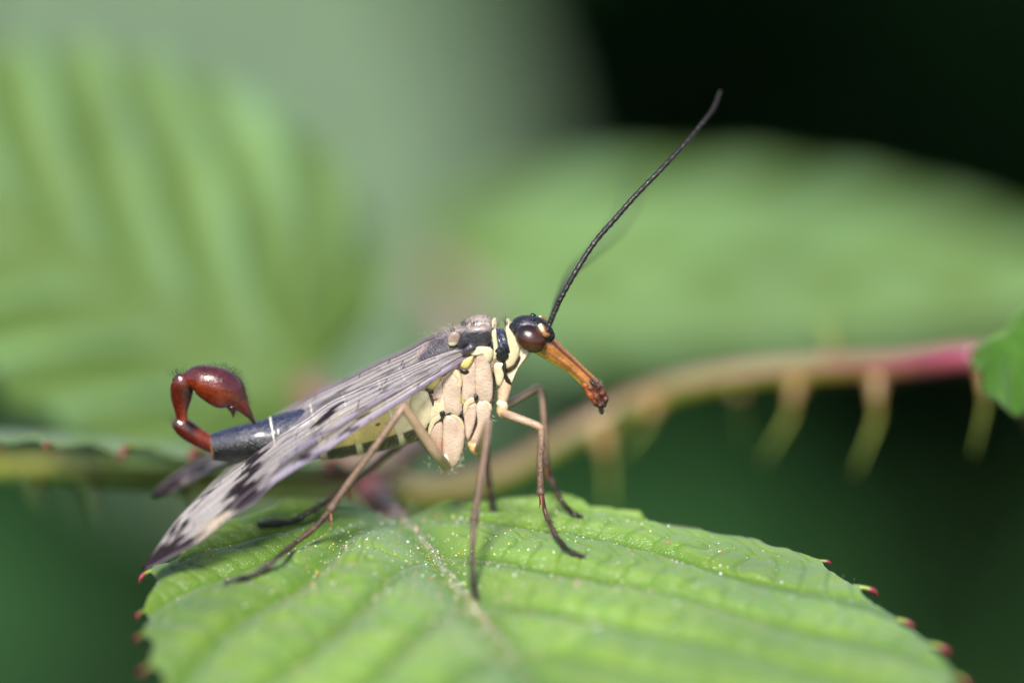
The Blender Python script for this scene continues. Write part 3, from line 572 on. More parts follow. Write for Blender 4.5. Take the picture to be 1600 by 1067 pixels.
seta(bulb, [(366, 642, dm(640), 24, 6, 3, .2), (385, 632, dm(632), 20, 4, 4, .2)], -UP * .6 + RT * .3, .5, .2, .006, lin(35, 18, 18))
# thorax --------------------------------------------------------------
def tcol(u, a, px, py):
    s = np.minimum(a, 2 * math.pi - a)
    c = mix(lin(56, 50, 56), lin(172, 150, 140), sst(np.cos(s), .78, .98) * (.55 + .45 * np.sin(u * 17)) )
    return mix(c, lin(150, 122, 104), sst(s, 1.2, 1.6))
tho = loft('thorax', row((660, 608, 40, .56), (690, 582, 50, .60), (715, 566, 51, .64), (742, 556, 46, .64), (764, 550, 38, .58), (782, 548, 30, .46), (798, 546, 21, .34)), M_STEEL, fly, tcol, n=60, m=56,
           disp=lambda u, a: .03 * np.sin(u * 14) * np.cos(a) - .04 * np.exp(-((u - .76) / .03) ** 2))
def side(off=.80): return lambda px, py: dm(py) - off + 0 * px
def vside(off, cx, k=.012):   # plates wrap round the body to front and back
    return lambda px, py: dm(py) - off + ((px - cx) * k) ** 2
def plate(name, out, col, h=.14, off=.74, mat=None, th=.3, rim=None, parent=None):
    return both(pillow, name, out, mat or M_TAN, parent or tho, col, side(off), h, thick=th, rim=rim, grow=(1.09 if name == 'side_plate' else 1.0))
def one_plate(name, out, col, h, off, mat): return pillow(name, out, mat, tho, col, side(off), h, thick=.3)
SUT = lin(150, 120, 102)
tanc = lambda r, px, py: mix(TAN, lin(196, 174, 155), .5 + .5 * np.sin(px * .17) * np.sin(py * .11))
both(pillow, 'shoulder_plate', [(714, 540), (722, 520), (738, 511), (756, 509), (767, 514), (768, 530), (762, 541), (742, 542), (726, 543)], M_STEEL, tho, lambda r, px, py: mix(lin(46, 44, 52), lin(150, 134, 126), sst(541 - py, 20, 30)), side(.50), .26, thick=.4)
one_plate('shoulder_plate', [(699, 531), (704, 521), (712, 518), (719, 523), (718, 533), (711, 540), (702, 540)], lambda r, px, py: mix(lin(142, 122, 114), CREAM, sst(py, 533, 538)), .1, .50, M_CREAM)
plate('collar_plate', [(768, 522), (771, 515), (775, 515), (777, 530), (779, 548), (776, 560), (770, 562), (771, 545)], CREAM, .1, .60, M_CREAM)
loft('pronotum', row((772, 545, 33, .66), (780, 541, 31, .68), (788, 537, 27, .62), (793, 535, 24, .55)), M_DARK, tho, lambda u, a, px, py: mix(lin(24, 22, 30), lin(56, 60, 80), .6 * sst(540 - py, -8, 14)), n=24, m=48, disp=lambda u, a: .03 * np.sin(u * 16) + .035 * np.sin(a * 23 + u * 9) * sst(a, 1.3, 1.8), caps=(1, 1), capk=.2)
plate('neck_plate', [(790, 517), (794, 512), (799, 517), (806, 528), (812, 540), (811, 553), (807, 565), (800, 574), (792, 577), (789, 570), (793, 555), (793, 535)], CREAM, .1, .50, M_CREAM, .5)
plate('suture', [(789, 577), (796, 577), (805, 570), (811, 557), (813, 556), (812, 563), (806, 574), (797, 581), (790, 581)], lin(60, 38, 28), .1, .50, M_DARK, .3)
loft('neck', row((786, 566, 20, .4), (797, 555, 22, .42), (808, 545, 22, .42), (820, 535, 18, .4)), M_CREAM, tho, lin(222, 208, 178), n=20, m=28)
plate('throat_plate', [(790, 582), (800, 577), (812, 563), (822, 549), (829, 545), (824, 556), (812, 573), (804, 588), (799, 599), (795, 594)], lin(222, 206, 176), .1, .38, M_CREAM, .4)
plate('chest_plate', [(771, 570), (778, 566), (787, 565), (785, 573), (788, 585), (786, 596), (781, 604), (776, 601), (773, 588)], CREAM, .12, .56, M_CREAM, .5)
plate('suture', [(782, 575), (787, 566), (791, 568), (789, 576), (790, 583), (796, 592), (799, 600), (791, 598), (787, 588)], BLACK * 1.5, .08, .56, M_DARK, .3)
plate('wing_root_plate', [(735, 552), (742, 543), (754, 541), (766, 543), (771, 550), (768, 562), (762, 568), (758, 562), (757, 553), (748, 549), (741, 556)], CREAM, .12, .72, M_CREAM)
# middle segment of the chest
plate('side_plate', [(744, 566), (748, 552), (755, 552), (761, 560), (766, 575), (769, 595), (769, 612), (766, 624), (757, 628), (747, 625), (744, 610), (743, 588)], tanc, .11, .72, rim=SUT)
plate('side_plate', [(722, 580), (731, 572), (741, 568), (743, 586), (743, 610), (743, 624), (734, 628), (725, 624), (722, 605)], tanc, .09, .71, rim=SUT)
plate('suture', [(766, 572), (770, 582), (773, 600), (773, 620), (770, 634), (766, 632), (769, 612), (768, 592)], lin(46, 38, 40), .1, .60, M_DARK, .3)
plate('side_spot', [(719, 572), (724, 563), (734, 557), (740, 557), (738, 567), (731, 576), (724, 577)], YELLOW, .16, .76, M_CREAM)
plate('suture', [(718, 575), (724, 579), (731, 578), (733, 582), (727, 585), (720, 582)], BLACK * 1.6, .08, .78, M_DARK)
# hind segment of the chest
plate('side_plate', [(693, 598), (698, 588), (708, 582), (715, 586), (719, 605), (720, 625), (721, 640), (714, 648), (703, 646), (694, 646), (692, 625)], tanc, .11, .80, rim=SUT)
plate('side_plate', [(676, 618), (682, 604), (690, 598), (691, 620), (691, 640), (689, 648), (680, 650), (675, 640)], tanc, .09, .78, rim=SUT)
plate('cream_strap', [(704, 580), (709, 576), (716, 579), (721, 589), (722, 600), (719, 608), (714, 609), (716, 598), (714, 589), (709, 584)], lin(196, 178, 142), .06, .84, M_CREAM)
plate('side_spot', [(665, 604), (670, 597), (680, 591), (689, 588), (687, 599), (679, 608), (671, 609)], YELLOW, .14, .74, M_CREAM)
plate('suture', [(664, 607), (670, 610), (679, 610), (678, 615), (670, 615)], BLACK * 1.6, .07, .76, M_DARK)
plate('suture', [(720, 612), (724, 622), (725, 640), (726, 656), (722, 652), (721, 636)], lin(46, 38, 40), .1, .66, M_DARK, .3)
plate('first_ring_plate', [(640, 632), (645, 616), (657, 609), (668, 611), (674, 624), (677, 640), (675, 656), (668, 668), (661, 672), (652, 660), (644, 648)], CREAM, .16, .78, M_CREAM, .4, rim=lin(180, 160, 110))
plate('suture', [(668, 610), (673, 614), (679, 628), (680, 644), (677, 652), (676, 636)], lin(50, 30, 26), .08, .80, M_DARK)
seta(tho, [(735, 508, dm(508), 40, 10, 2, .3), (773, 511, dm(510), 16, 3, 2, .25), (791, 508, dm(508), 16, 2, 2, .2), (712, 520, dm(518), 16, 4, 2, .3)], UP + RT * .15, .35, .32, .009, lin(28, 24, 26))
seta(tho, [(735, 514, dm(514) - .2, 260, 22, 4, .25), (700, 526, dm(524), 80, 14, 4, .25)], UP * .6 - RT * .8, .25, .14, .005, lin(180, 170, 160), 'down')
# head ----------------------------------------------------------------
def hcol(u, a, px, py): return mix(lin(22, 20, 24), lin(74, 70, 84), .5 * blob(px, py, 826, 508, 12))  # soft paler spot on top paints in the bluish sheen of the sky
head = loft('head', row((803, 517, 14, .32), (812, 515, 21, .46), (824, 516, 24, .52), (838, 519, 24, .50), (850, 525, 19, .42), (857, 530, 14, .34)), M_DARK, fly, hcol, n=34, m=40)
dE = lambda y: float(dm(y))
def eyecol(u, a, px, py):
    s = ((px - 829) * .5 + (py - 529) * .87)
    return mix(mix(lin(58, 26, 11), lin(32, 15, 8), sst(np.abs(u - .5), .25, .5)), lin(24, 16, 18), sst(-s, 2, 16) * .9)
ce, se = math.cos(math.radians(33)), math.sin(math.radians(33))
both(loft, 'compound_eye', [(829 + t * 26 * ce, 529 + t * 26 * se, dE(529) - .47, 20.5 * math.sqrt(max(.0, 1 - t * t)) + .3, .42 * math.sqrt(max(0, 1 - t * t)) + .004) for t in np.sin(np.linspace(-1.45, 1.45, 15))], M_EYE, head, eyecol, n=50, m=56, caps=(1, 1), capk=.2)
both(loft, 'ocellus', [(829, 500, dE(500) - .22, 2, .05), (832, 499, dE(500) - .22, 4, .09), (836, 500, dE(500) - .22, 3, .05)], M_EYE, head, lin(20, 16, 18), n=10, m=14)
rosc = lambda u, a, px, py: mix(mix(mix(mix(AMBER, lin(150, 96, 46), sst(np.minimum(a, 2 * math.pi - a), 1.2, 1.7)), lin(48, 22, 14), .92 * np.exp(-((np.minimum(a, 2 * math.pi - a) - .95) / .22) ** 2) * (1 - .5 * sst(u, .6, .9))), lin(70, 32, 16), .75 * np.exp(-((np.minimum(a, 2 * math.pi - a) - 2.2) / .12) ** 2) * sst(u, .15, .4)),
            lin(196, 168, 56), sst(np.minimum(a, 2 * math.pi - a), 2.35, 2.55) * (1 - sst(u, .6, .75)))
rosc2 = lambda u, a, px, py: mix(rosc(u, a, px, py), mix(lin(66, 28, 16), lin(124, 54, 20), sst(np.minimum(a, 2 * math.pi - a), 1.8, 2.6)), sst(u, .62, .9))
ros = loft('rostrum', row((846, 535, 20, .42), (858, 544, 18, .38), (873, 556, 15, .31), (892, 570.5, 12.3, .26), (909, 586, 11.5, .24), (922, 599, 12, .25), (931, 611, 12, .24), (936, 619, 9, .18)), M_AMBER, head, rosc2, n=70, m=64,
           disp=lambda u, a: .05 * np.sin(np.minimum(a, 2 * math.pi - a) * 11 + .5) * sst(u, .1, .3) + .02 * np.sin(u * 40 + a * 3) * sst(u, .65, .9))
PALP = lambda u, a: mix(lin(96, 46, 28), lin(34, 20, 18), sst(u, .35, .85))
knob = lambda f: (lambda u: 1 + .16 * np.cos(u * 2 * math.pi * f))
for off in (-.14, .14):
    y = lambda q: float(dm(q)) + off
    tube('palp', [(922, 604, y(604), 6), (929, 615, y(615), 6.5), (936, 626, y(626), 5.6), (938, 635, y(635), 5), (940.5, 644, y(644), 3.5)], M_LEG, ros, PALP, n=30, rmod=knob(3))
    tube('palp', [(932, 603, y(603), 6.5), (939, 611, y(611), 6.5), (945, 619, y(619), 5), (946, 627, y(627) - .05, 4.4), (944, 634, y(634) - .05, 3)], M_LEG, ros, PALP, n=30, rmod=knob(3))
    tube('palp', [(914, 601, y(601) - .02, 5), (919, 612, y(612) - .05, 5), (926, 622, y(622) - .05, 5), (932, 632, y(632) - .05, 4)], M_LEG, ros, lambda u, a: mix(lin(140, 70, 24), lin(50, 26, 20), sst(u, .5, 1)), n=24, rmod=knob(2))
    tube('mandible', [(924, 596, y(596) - .08, 3.4), (932, 604, y(604) - .1, 3.4), (941, 612, y(612) - .06, 2)], M_DARK, ros, lin(34, 22, 26), n=16)
seta(ros, [(936, 600, dm(600) - .1, 24, 4, 6, .12), (938, 622, dm(622), 40, 5, 8, .15)], RT * .8 + UP * .2, .7, .12, .005, lin(190, 170, 160))
seta(ros, [(880 + t, 548 + t, dm(548 + t), 3, 2, 2, .1) for t in range(0, 40, 5)], RT * .7 + UP * .7, .4, .09, .004, lin(170, 130, 90), 'down')
both(loft, 'antenna_socket', [(844, 508, dE(516) - .38, 4.5, .2), (848, 514, dE(516) - .44, 6, .22), (853, 522, dE(520) - .40, 6, .18)], M_CREAM, head, lambda u, a, px, py: mix(lin(214, 204, 170), lin(150, 96, 46), sst(px - .5 * (py - 515), 848, 852)), n=18, m=18)
def antcol(u, a): return mix(mix(lin(150, 96, 50), lin(28, 22, 22), sst(u, .0, .03)), lin(40, 32, 30), sst(u, .8, 1))
def antr(u): return (1 + .10 * np.cos(u * 2 * math.pi * 46)) * (1 + .9 * np.exp(-(u / .018) ** 2)) * (1 + .35 * np.exp(-((u - .04) / .02) ** 2))
ANT = [(853, 521, dE(520) - .52, 3.8), (858, 508, dE(516) - .45, 3.6), (867, 486, .0, 3.7), (877, 465, -.1, 3.7), (900, 424, -.2, 3.9), (929, 379, -.1, 4.0), (962, 341, 0, 4.0), (992, 307, .1, 3.9), (1030, 268, .4, 3.7), (1064, 232, .9, 3.5), (1094, 197, 1.5, 3.2), (1114, 171, 2.1, 2.9), (1125, 144, 2.8, 2.3)]
an1 = tube('antenna', ANT, M_LEG, head, antcol, n=560, m=12, rmod=antr)
c = crv(ANT, 2400); dr = rng.normal(size=(2400, 3)); hairs('antenna_hair', P(c[:, 0], c[:, 1], c[:, 2]) + unit(dr) * (c[:, 3] * S * .85)[:, None], unit(dr) + .9 * unit(P(1125, 144, 0) - P(860, 506, 0)), rng.uniform(.05, .10, 2400), .006, M_HAIR, an1, lin(34, 27, 27))
mb = mirror(P(852, 521, dE(520) - .3)); mdep = float((mb - CAM) @ FW - DIST); mk = (DIST + mdep) / DIST * S
mpx = 800 + float((mb - CAM) @ RT) / mk; mpy = 533.5 - float((mb - CAM) @ UP) / mk
tube('antenna', [(mpx, mpy, mdep, 3.6), (861, 500, mdep + .8, 3.8), (872, 466, 3, 3.9), (893, 425, 5.5, 4), (930, 390, 9, 4), (962, 356, 12.5, 4), (982, 320, 15.5, 3.8), (988, 285, 18, 3)], M_LEG, head, antcol, n=300, m=12, rmod=antr)
# legs ----------------------------------------------------------------
LEGC = lambda c0, c1: (lambda u, a: mix(c0, c1, u))
def tarr(u): return 1 + .22 * np.cos(2 * math.pi * 4.5 * u ** .8) * sst(u, .05, .2)
def spikes(parent, pts, cnt, L, r, col, down=.5):
    c = crv([q[:3] for q in pts], cnt); w_ = P(c[:, 0], c[:, 1], c[:, 2]); tg = unit(np.gradient(w_, axis=0)); rr_ = crv([(q[3],) for q in pts], cnt)[:, 0] * S
    sd_ = rng.normal(size=(cnt, 3)); sd_ = unit(sd_ - tg * (sd_ * tg).sum(1)[:, None]); hairs('leg_spine', w_ + sd_ * rr_[:, None] * .85, sd_ * .7 + tg * 1.0, rng.uniform(.6, 1.2, cnt) * L, r, M_HAIR, parent, col, bend=.1)
def leg(femur, tibia, tarsus, cfem=(lin(172, 146, 122), lin(156, 128, 102)), ctib=(lin(140, 114, 94), lin(92, 70, 56)), ctar=(lin(84, 60, 48), lin(18, 14, 15)), spur=True):
    thin = lambda rows: [(q[0], q[1], q[2], q[3] * .8) for q in rows]
    femur, tibia, tarsus = thin(femur), thin(tibia), thin(tarsus)
    def clear(q, gap):                              # keep the foot on top of the leaflet's relief
        lp = leaf_point(q[0], q[1] + q[3] * .6); return q if lp is None else (q[0], q[1], min(q[2], lp - gap), q[3])
    c_ = crv(tarsus, 2 * len(tarsus) - 1); tarsus = [clear(tuple(q), .10) for q in c_]
    lf_ = tube('leg', femur, M_TAN, fly, LEGC(*cfem), n=40, m=20)
    tb = tube('tibia', [(femur[-1][0], femur[-1][1], femur[-1][2], femur[-1][3] * .98)] + tibia, M_LEG, lf_, LEGC(*ctib), n=60, m=18, rmod=lambda u: 1 + .25 * np.exp(-((u - .985) / .03) ** 2))
    t0 = tibia[-1]; ts = tube('tarsus', [(t0[0], t0[1], t0[2], t0[3] * .85)] + tarsus, M_LEG, lf_, lambda u, a: mix(mix(ctar[0], ctar[1], sst(u, .1, .75)), lin(20, 14, 16), .55 * (np.cos(2 * math.pi * 4.5 * u ** .8) < -.6)), n=90, m=14, rmod=tarr)
    spikes(tb, tibia, 110, .18, .010, lin(70, 50, 42)); spikes(ts, tarsus, 130, .18, .011, lin(50, 34, 30))
    spikes(lf_, femur, 160, .07, .004, lin(225, 210, 185))
    e = tarsus[-1]; e0 = np.array(tarsus[-2][:2]); dv = unit(np.array(e[:2], float) - e0)
    for sg in (-1, 1):
        tube('claw', [(e[0] - dv[0] * 2, e[1] - dv[1] * 2, e[2], 2.2), (e[0] + dv[0] * 4 - dv[1] * 2 * sg, e[1] + dv[1] * 4 + dv[0] * 2 * sg, e[2] + .1 * sg, 1.5), (e[0] + dv[0] * 7, e[1] + dv[1] * 7 + 3, e[2] + .12 * sg, .5)], M_DARK, ts, lin(40, 28, 26), n=10, m=8)
    if spur:
        for sx, sy, sz in ((.3, 1, -.25), (-.25, .9, .25)):
            tube('spur', [(t0[0], t0[1] - 2, t0[2], 2.6), (t0[0] + 4 * sx, t0[1] + 14 * sy, t0[2] + sz * .6, 1.5), (t0[0] + 9 * sx, t0[1] + 27 * sy, t0[2] + sz, .35)], M_LEG, tb, lin(120, 60, 38), n=14, m=8)
    return lf_
def foot(px, py, lift=2):
    d = leaf_point(px, py); return d
def coxa(name, out, c0, h, off, par, rim=SUT, th=.45): return both(pillow, name, out, M_TAN, par, c0, side(off), h, thick=th, rim=rim, power=.5, grow=1.07)
# fore coxae hang under the neck, middle and hind coxae under the chest
both(loft, 'coxa', [(789, 592, dE(592) - .34, 9, .2), (789, 603, dE(603) - .36, 11, .25), (787, 616, dE(616) - .38, 10, .24), (785, 628, dE(628) - .40, 7.5, .19), (783, 638, dE(638) - .40, 6.5, .16)], M_TAN, tho, lambda u, a, px, py: mix(lin(190, 160, 130), lin(206, 180, 150), u), n=24, m=28)
both(loft, 'trochanter', [(780, 628, dE(628) - .48, 6, .15), (785, 633, dE(633) - .5, 8.5, .19), (785, 643, dE(643) - .48, 9, .19), (789, 649, dE(649) - .46, 7, .16)], M_TAN, tho, lambda u, a, px, py: mix(CREAM, lin(204, 168, 122), sst(py, 634, 639)), n=20, m=22)
coxa('coxa', [(744, 640), (746, 630), (754, 627), (764, 630), (767, 640), (766, 652), (762, 668), (757, 684), (750, 692), (741, 693), (736, 688), (741, 676), (746, 660)], tanc, .17, .70, tho)
coxa('coxa', [(725, 640), (730, 629), (738, 626), (744, 630), (744, 648), (741, 664), (736, 678), (732, 686), (728, 680), (726, 662)], tanc, .12, .68, tho)
plate('cream_strap', [(724, 646), (724, 634), (731, 624), (741, 620), (745, 622), (744, 626), (736, 629), (729, 636), (727, 647)], lin(196, 178, 142), .06, .76, M_CREAM)
plate('cream_strap', [(755, 626), (762, 627), (768, 633), (768, 642), (764, 638), (760, 632)], lin(196, 178, 142), .06, .78, M_CREAM)
plate('suture', [(740, 617), (746, 616), (748, 622), (745, 628), (741, 626)], BLACK * 1.7, .1, .80, M_DARK)
both(loft, 'trochanter', [(735, 692, dE(692) - .6, 6, .15), (742, 698, dE(698) - .66, 10, .24), (748, 704, dE(704) - .66, 9, .22)], M_TAN, tho, lin(204, 160, 108), n=16, m=20)
coxa('coxa', [(693, 668), (693, 655), (699, 649), (710, 650), (720, 658), (725, 672), (725, 690), (722, 706), (716, 720), (709, 728), (700, 728), (694, 720), (692, 700)], tanc, .2, .76, tho)
coxa('coxa', [(671, 676), (678, 662), (686, 653), (691, 656), (692, 680), (691, 700), (690, 716), (684, 708), (677, 694)], lambda r, px, py: mix(TAN, lin(170, 130, 104), sst(py, 672, 700)), .16, .72, tho)
plate('cream_strap', [(669, 678), (670, 664), (677, 652), (688, 646), (692, 648), (690, 653), (682, 658), (675, 668), (671, 680)], lin(196, 178, 142), .06, .84, M_CREAM)
plate('cream_strap', [(703, 647), (713, 649), (722, 656), (726, 668), (724, 676), (720, 664), (712, 654)], lin(196, 178, 142), .06, .86, M_CREAM)
plate('suture', [(687, 644), (693, 641), (696, 647), (693, 654), (688, 651)], BLACK * 1.7, .1, .88, M_DARK)
plate('cream_strap', [(693, 714), (697, 709), (701, 716), (703, 724), (698, 727)], lin(236, 222, 190), .1, .94, M_CREAM)
both(loft, 'trochanter', [(689, 726, dE(726) - .6, 5, .12), (698, 729, dE(728) - .64, 8, .2), (708, 729, dE(728) - .62, 6, .16)], M_TAN, tho, lambda u, a, px, py: mix(lin(200, 176, 140), lin(40, 30, 28), blob(px, py, 704, 726, 6)), n=16, m=20)
seta(tho, [(720 - t * .15, 700 + t * 1.0, dm(700 + t) - .6, 9, 3, 2, .2) for t in range(0, 30, 4)] + [(700, 734, dm(734) - .6, 26, 8, 2, .2), (670, 720, dm(715) - .7, 10, 6, 6, .15), (766, 648, dm(648) - .6, 8, 2, 6, .1)], -UP * .7 + RT * .6, .5, .17, .006, lin(240, 232, 210))
k = 1500; x = rng.uniform(672, 770, k); yy = rng.uniform(600, 725, k); okk = yy < np.interp(x, [672, 700, 725, 740, 770], [690, 728, 700, 690, 640]); x, yy = x[okk], yy[okk]
hairs('down', P(x, yy, dm(yy) - .93), -UP * .8 - FW * .3 + rng.normal(size=(len(x), 3)) * .2, rng.uniform(.03, .055, len(x)), .0022, M_HAIR, tho, lin(236, 224, 205))
dF = foot(910, 868); dH = foot(355, 908); dMd = foot(745, 936); dFf = foot(904, 808); dHf = foot(405, 822); dMf = foot(771, 797)
print('feet depth', dF, dH, dMd, dFf, dHf, dMf)
leg([(786, 645, dE(645) - .5, 8), (800, 650, -.1, 8.4), (822, 658, -.3, 7.8), (838, 664, -.4, 7.4), (846, 669, -.4, 6.6)],
    [(846, 690, -.35, 6.2), (844, 730, -.2, 6.4), (845, 770, -.1, 6.8)],
    [(852, 800, 0, 4.2), (864, 828, dF * .5, 4.2), (876, 846, dF * .8, 4.0), (890, 860, dF - .12, 4.2), (909, 869, dF - .05, 3.4)])
leg([(784, 637, dE(637) + .5, 8), (800, 628, 1.6, 7.6), (822, 615, 2.0, 7.4), (838, 606, 2.3, 7.2), (845, 610, 2.3, 6.4)],
    [(849, 640, 2.3, 6.2), (851, 690, 2.4, 5.8), (854, 726, 2.5, 6)],
    [(864, 755, 2.6, 4.2), (876, 780, dFf * .9, 4.2), (890, 797, dFf, 4), (905, 806, dFf, 3.6)])
leg([(747, 703, dE(703) - .65, 9), (753, 690, -.9, 9), (759, 672, -1.9, 8.6), (763, 659, -2.4, 7.6)],
    [(760, 690, -2.4, 7), (751, 750, -2.4, 7), (741, 812, -2.4, 7.2)],
    [(739, 845, -2.6, 5.0), (738, 880, -2.9, 4.8), (739, 912, dMd + .2, 4.6), (744, 934, dMd - .1, 4.2)])
leg([(750, 700, dE(703) + .6, 9), (748, 685, 2.6, 8.6), (750, 668, 3.4, 8), (755, 664, 3.6, 7)],
    [(757, 690, 3.6, 6.4), (760, 730, 3.7, 6), (764, 755, 3.7, 6)],
    [(766, 770, 3.7, 4.4), (769, 784, dMf, 4.2), (771, 795, dMf - .1, 4)])
leg([(699, 729, dE(728) - .62, 10), (684, 712, -.1, 10.5), (664, 684, -.7, 10), (644, 654, -1.2, 9.2), (630, 636, -1.45, 8.2)],
    [(616, 656, -1.5, 7), (580, 706, -1.4, 7.2), (545, 754, -1.3, 7.4), (516, 796, -1.2, 7.6)],
    [(494, 822, -1.1, 5.4), (462, 848, -1.0, 5.2), (436, 868, dH + .1, 5.0), (410, 890, dH - .05, 5.0), (384, 902, dH - .1, 5), (356, 910, dH - .05, 4.6)])
leg([(703, 727, dE(728) + .6, 9), (684, 712, 2.4, 9), (664, 690, 2.9, 8.4), (648, 676, 3.1, 7.4)],
    [(630, 690, 3.1, 6.6), (600, 714, 3.0, 6.6), (572, 738, 2.9, 6.6), (545, 758, 2.8, 6.8)],
    [(512, 782, 2.6, 5.2), (484, 800, foot(484, 812) - .5, 5), (455, 814, foot(455, 818) - .2, 5), (408, 819, dHf - .12, 5)])
# wings ---------------------------------------------------------------
UPR = [(742, 541), (712, 545), (680, 555), (645, 569), (610, 584), (577, 598), (548, 611), (521, 623), (497, 638), (476, 654), (452, 669), (431, 683), (394, 712), (357, 741), (321, 769), (284, 802), (251, 845), (221, 890)]
LOW = [(742, 549), (733, 556), (701, 579), (667, 601), (634, 623), (598, 646), (562, 669), (535, 688), (509, 706), (481, 722), (452, 740), (425, 758), (397, 785), (357, 811), (312, 846), (270, 868), (240, 884), (221, 892)]
HUP = [(738, 532), (720, 524), (701, 521), (667, 532), (634, 550), (589, 570), (544, 593), (499, 614), (465, 634), (431, 662), (394, 694), (352, 733), (310, 775), (275, 818), (252, 852)]
def arcres(p, n):
    c = crv(p, 600); l = np.r_[0, np.cumsum(np.linalg.norm(np.diff(c, axis=0), axis=1))]; t = np.linspace(0, l[-1], n); return np.stack([np.interp(t, l, c[:, 0]), np.interp(t, l, c[:, 1])], 1)
VEIN_V = [.015, .10, .22, .31, .45, .55, .70, .78, .90, .985]
FTOP = [(724, 523), (701, 517), (667, 529), (634, 547), (589, 567), (544, 590), (499, 611), (465, 630), (433, 648), (400, 667), (360, 689), (320, 711), (280, 737), (252, 759), (238, 774)]
FBOT = [(724, 536), (690, 545), (640, 566), (590, 592), (540, 622), (490, 652), (440, 682), (400, 704), (362, 722), (330, 737), (295, 755), (265, 770), (239, 778)]
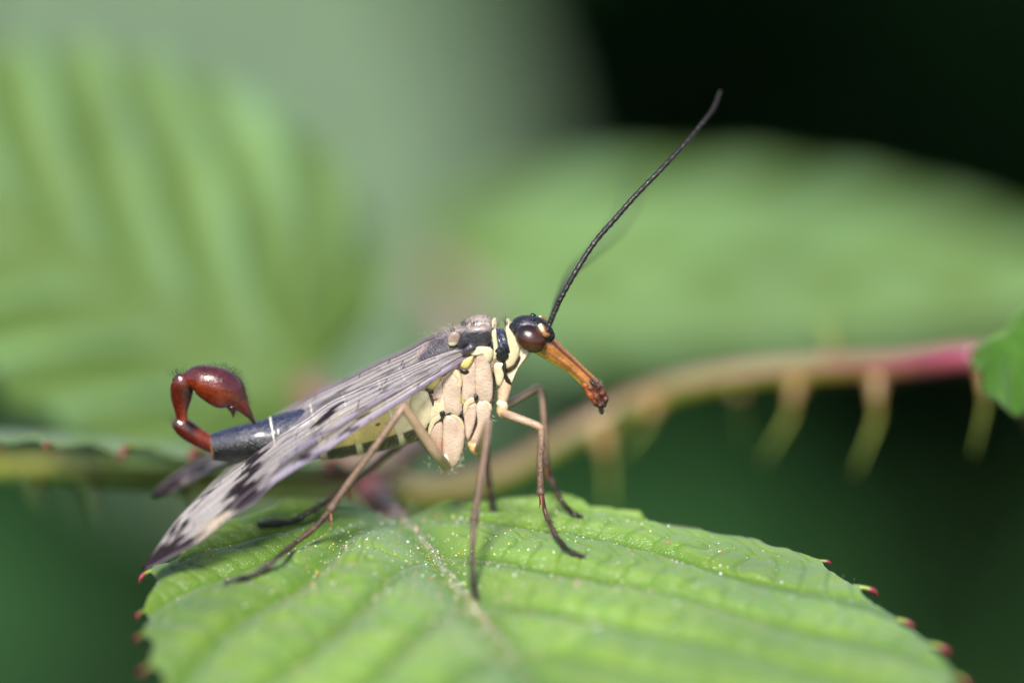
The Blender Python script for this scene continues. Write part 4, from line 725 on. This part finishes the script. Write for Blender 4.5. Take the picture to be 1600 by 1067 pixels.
def wing(mirrored, hind):
    n, m = 260, 90; a_, b_ = arcres(UPR, n), arcres(LOW, n); u = np.linspace(0, 1, n)[:, None]; v = np.linspace(0, 1, m)[None]
    if mirrored:                                    # the far pair: fore edge (v = 1) lies away from the camera
        a_, b_ = arcres(FBOT, n), arcres(FTOP, n)
        if hind: a_, b_ = a_[0] + (a_ - a_[0]) * .93, b_[0] + (b_ - b_[0]) * .93 + np.array([0, 3])
    elif hind:
        a_ = arcres(HUP, n); o_ = a_[0]; b_ = o_ + (b_ - o_) * .93 + np.stack([0 * u[:, 0], -24 * np.sin(u[:, 0] * math.pi)], 1)
    px = a_[:, 0:1] * (1 - v) + b_[:, 0:1] * v; py = a_[:, 1:2] * (1 - v) + b_[:, 1:2] * v
    dh = np.interp(u, [0, .12, .35, .6, .8, 1], [-.05, -.25, -.1, -.5, -1.3, -2.3]); dc = np.interp(u, [0, .12, .35, .6, .8, 1], [-.15, -.7, -1.9, -2.6, -2.75, -2.35])
    d = dh * (1 - v) + dc * v - .45 * np.sin(math.pi * v) * np.sin(math.pi * np.clip(u * 1.05, 0, 1)) * .5
    if mirrored:
        fh = np.interp(u, [0, .3, .6, 1], [1.0, 1.5, 2.4, 4.2]); fc = np.interp(u, [0, .3, .6, 1], [1.3, 2.8, 4.2, 4.6]); d = fh * (1 - v) + fc * v + .25 * np.sin(math.pi * v)
    ridge = np.zeros_like(px)
    for kx, vv in enumerate(VEIN_V): ridge += np.exp(-((v - vv) / .018) ** 2) * (1 if kx % 2 else -.3)
    if hind and mirrored: d = d - .3
    elif hind: d = d * v + dm(py) * (1 - v) + .35 - .1 * v - .9 * sst(u, .55, 1) * (1 - v) - .7 * (1 - v) * sst(u, .5, 0) * 0
    W = P(px, py, d)
    # colour: smoky clear membrane, dark bands, pale stigma near the fore edge
    nz_ = .022 * np.sin(v * 23 + u * 9) + .014 * np.sin(v * 51 - u * 20)
    def bandm(c, hwid, lo=0., hi=1.): return sst(hwid - np.abs(u - c + nz_), -.008, .008) * sst(v, lo - .03, lo + .02) * (1 - sst(v, hi - .02, hi + .03))
    dk = np.maximum.reduce([bandm(.622, .03, 0, .36), bandm(.672, .042, .33, .66), bandm(.685, .058, .64, 1.01), bandm(.772, .014, .02, .16), bandm(.858, .018, .06, .46),
                            sst(u + nz_, .925 - .115 * v, .94 - .115 * v), bandm(.40, .030, .16, .36), bandm(.355, .02, .74, 1), bandm(.49, .02, .72, 1), bandm(.235, .012, .3, .5) * .8, bandm(.47, .014, .42, .58) * .8, bandm(.03, .05, .2, 1) * .5, bandm(.135, .02, .3, .75) * .55, bandm(.27, .012, .0, .2) * .6, bandm(.52, .01, .05, .22) * .5])
    dk = dk * (1 if not hind else .8)
    stig = bandm(.785, .038, .7, 1.01)
    col = np.broadcast_to(lin(178, 170, 168), px.shape + (3,)); col = mix(col, lin(150, 142, 166), sst(v, .7, .95) * (1 - sst(u, .5, .75))); col = mix(col, lin(178, 158, 128), stig * .7); col = mix(col, lin(26, 19, 22), dk)
    cov = .44 + .26 * sst(v, .7, .95) + .08 * sst(u, .5, .9); cov = np.maximum(cov, dk * .99); cov = np.maximum(cov, stig * .75)
    if hind: cov = cov * .8
    wg = mesh_obj('wing', W.reshape(-1, 3), quads(n, m, False), M_WING, fly, col.reshape(-1, 3), {'cover': cov.ravel()})
    nr = unit(np.cross(np.gradient(W, axis=0), np.gradient(W, axis=1)))
    def at(u_, v_):
        i = np.clip(np.asarray(u_) * (n - 1), 0, n - 1); j = np.clip(np.asarray(v_) * (m - 1), 0, m - 1); i0 = np.minimum(i.astype(int), n - 2); j0 = np.minimum(j.astype(int), m - 2); fi = (i - i0)[..., None]; fj = (j - j0)[..., None]
        return (W[i0, j0] * (1 - fi) + W[i0 + 1, j0] * fi) * (1 - fj) + (W[i0, j0 + 1] * (1 - fi) + W[i0 + 1, j0 + 1] * fi) * fj
    r2 = np.random.default_rng(21 + hind)
    VC = lin(50, 38, 40); VD = lin(50, 38, 42)
    for kx, vv in enumerate(VEIN_V):
        t = np.linspace(.015 if kx in (0, 3, 6, 8, 9) else .07 + .03 * (kx % 3), .988, 90); wv = vv + .022 * np.sin(t * 6 + kx * 1.7) * (1 if 0 < kx < 9 else 0); rad = (.018 if kx in (0,) else .034 if kx == 9 else .0155) * (1 - .55 * t) * (1.35 if kx >= 7 else 1)
        vv_, ff = tube_geo(at(t, wv), rad, 7); mesh_obj('vein', vv_, ff, M_VEIN, wg, np.broadcast_to(VC if kx < 8 else lin(104, 92, 104), (len(vv_), 3)))
    for kx in range(9):
        for uu in np.sort(r2.uniform(.16, .93, 3 if kx < 7 else 5)):
            t = np.linspace(0, 1, 5); vv_, ff = tube_geo(at(uu + .012 * t, VEIN_V[kx] + (VEIN_V[kx + 1] - VEIN_V[kx]) * t), np.full(5, .016), 6); mesh_obj('cross_vein', vv_, ff, M_VEIN, wg, np.broadcast_to(VD, (len(vv_), 3)))
    return wg
for mir in (True, False):
    for hd in (True, False): wing(mir, hd)
both(loft, 'wing_hinge', [(722, 551, dE(541) - .72, 3, .08), (731, 546, dE(543) - .8, 5, .12), (738, 541, dE(545) - .8, 7, .14), (743, 533, dE(548) - .66, 5, .1)], M_DARK, tho, lin(58, 54, 66), n=14, m=18)
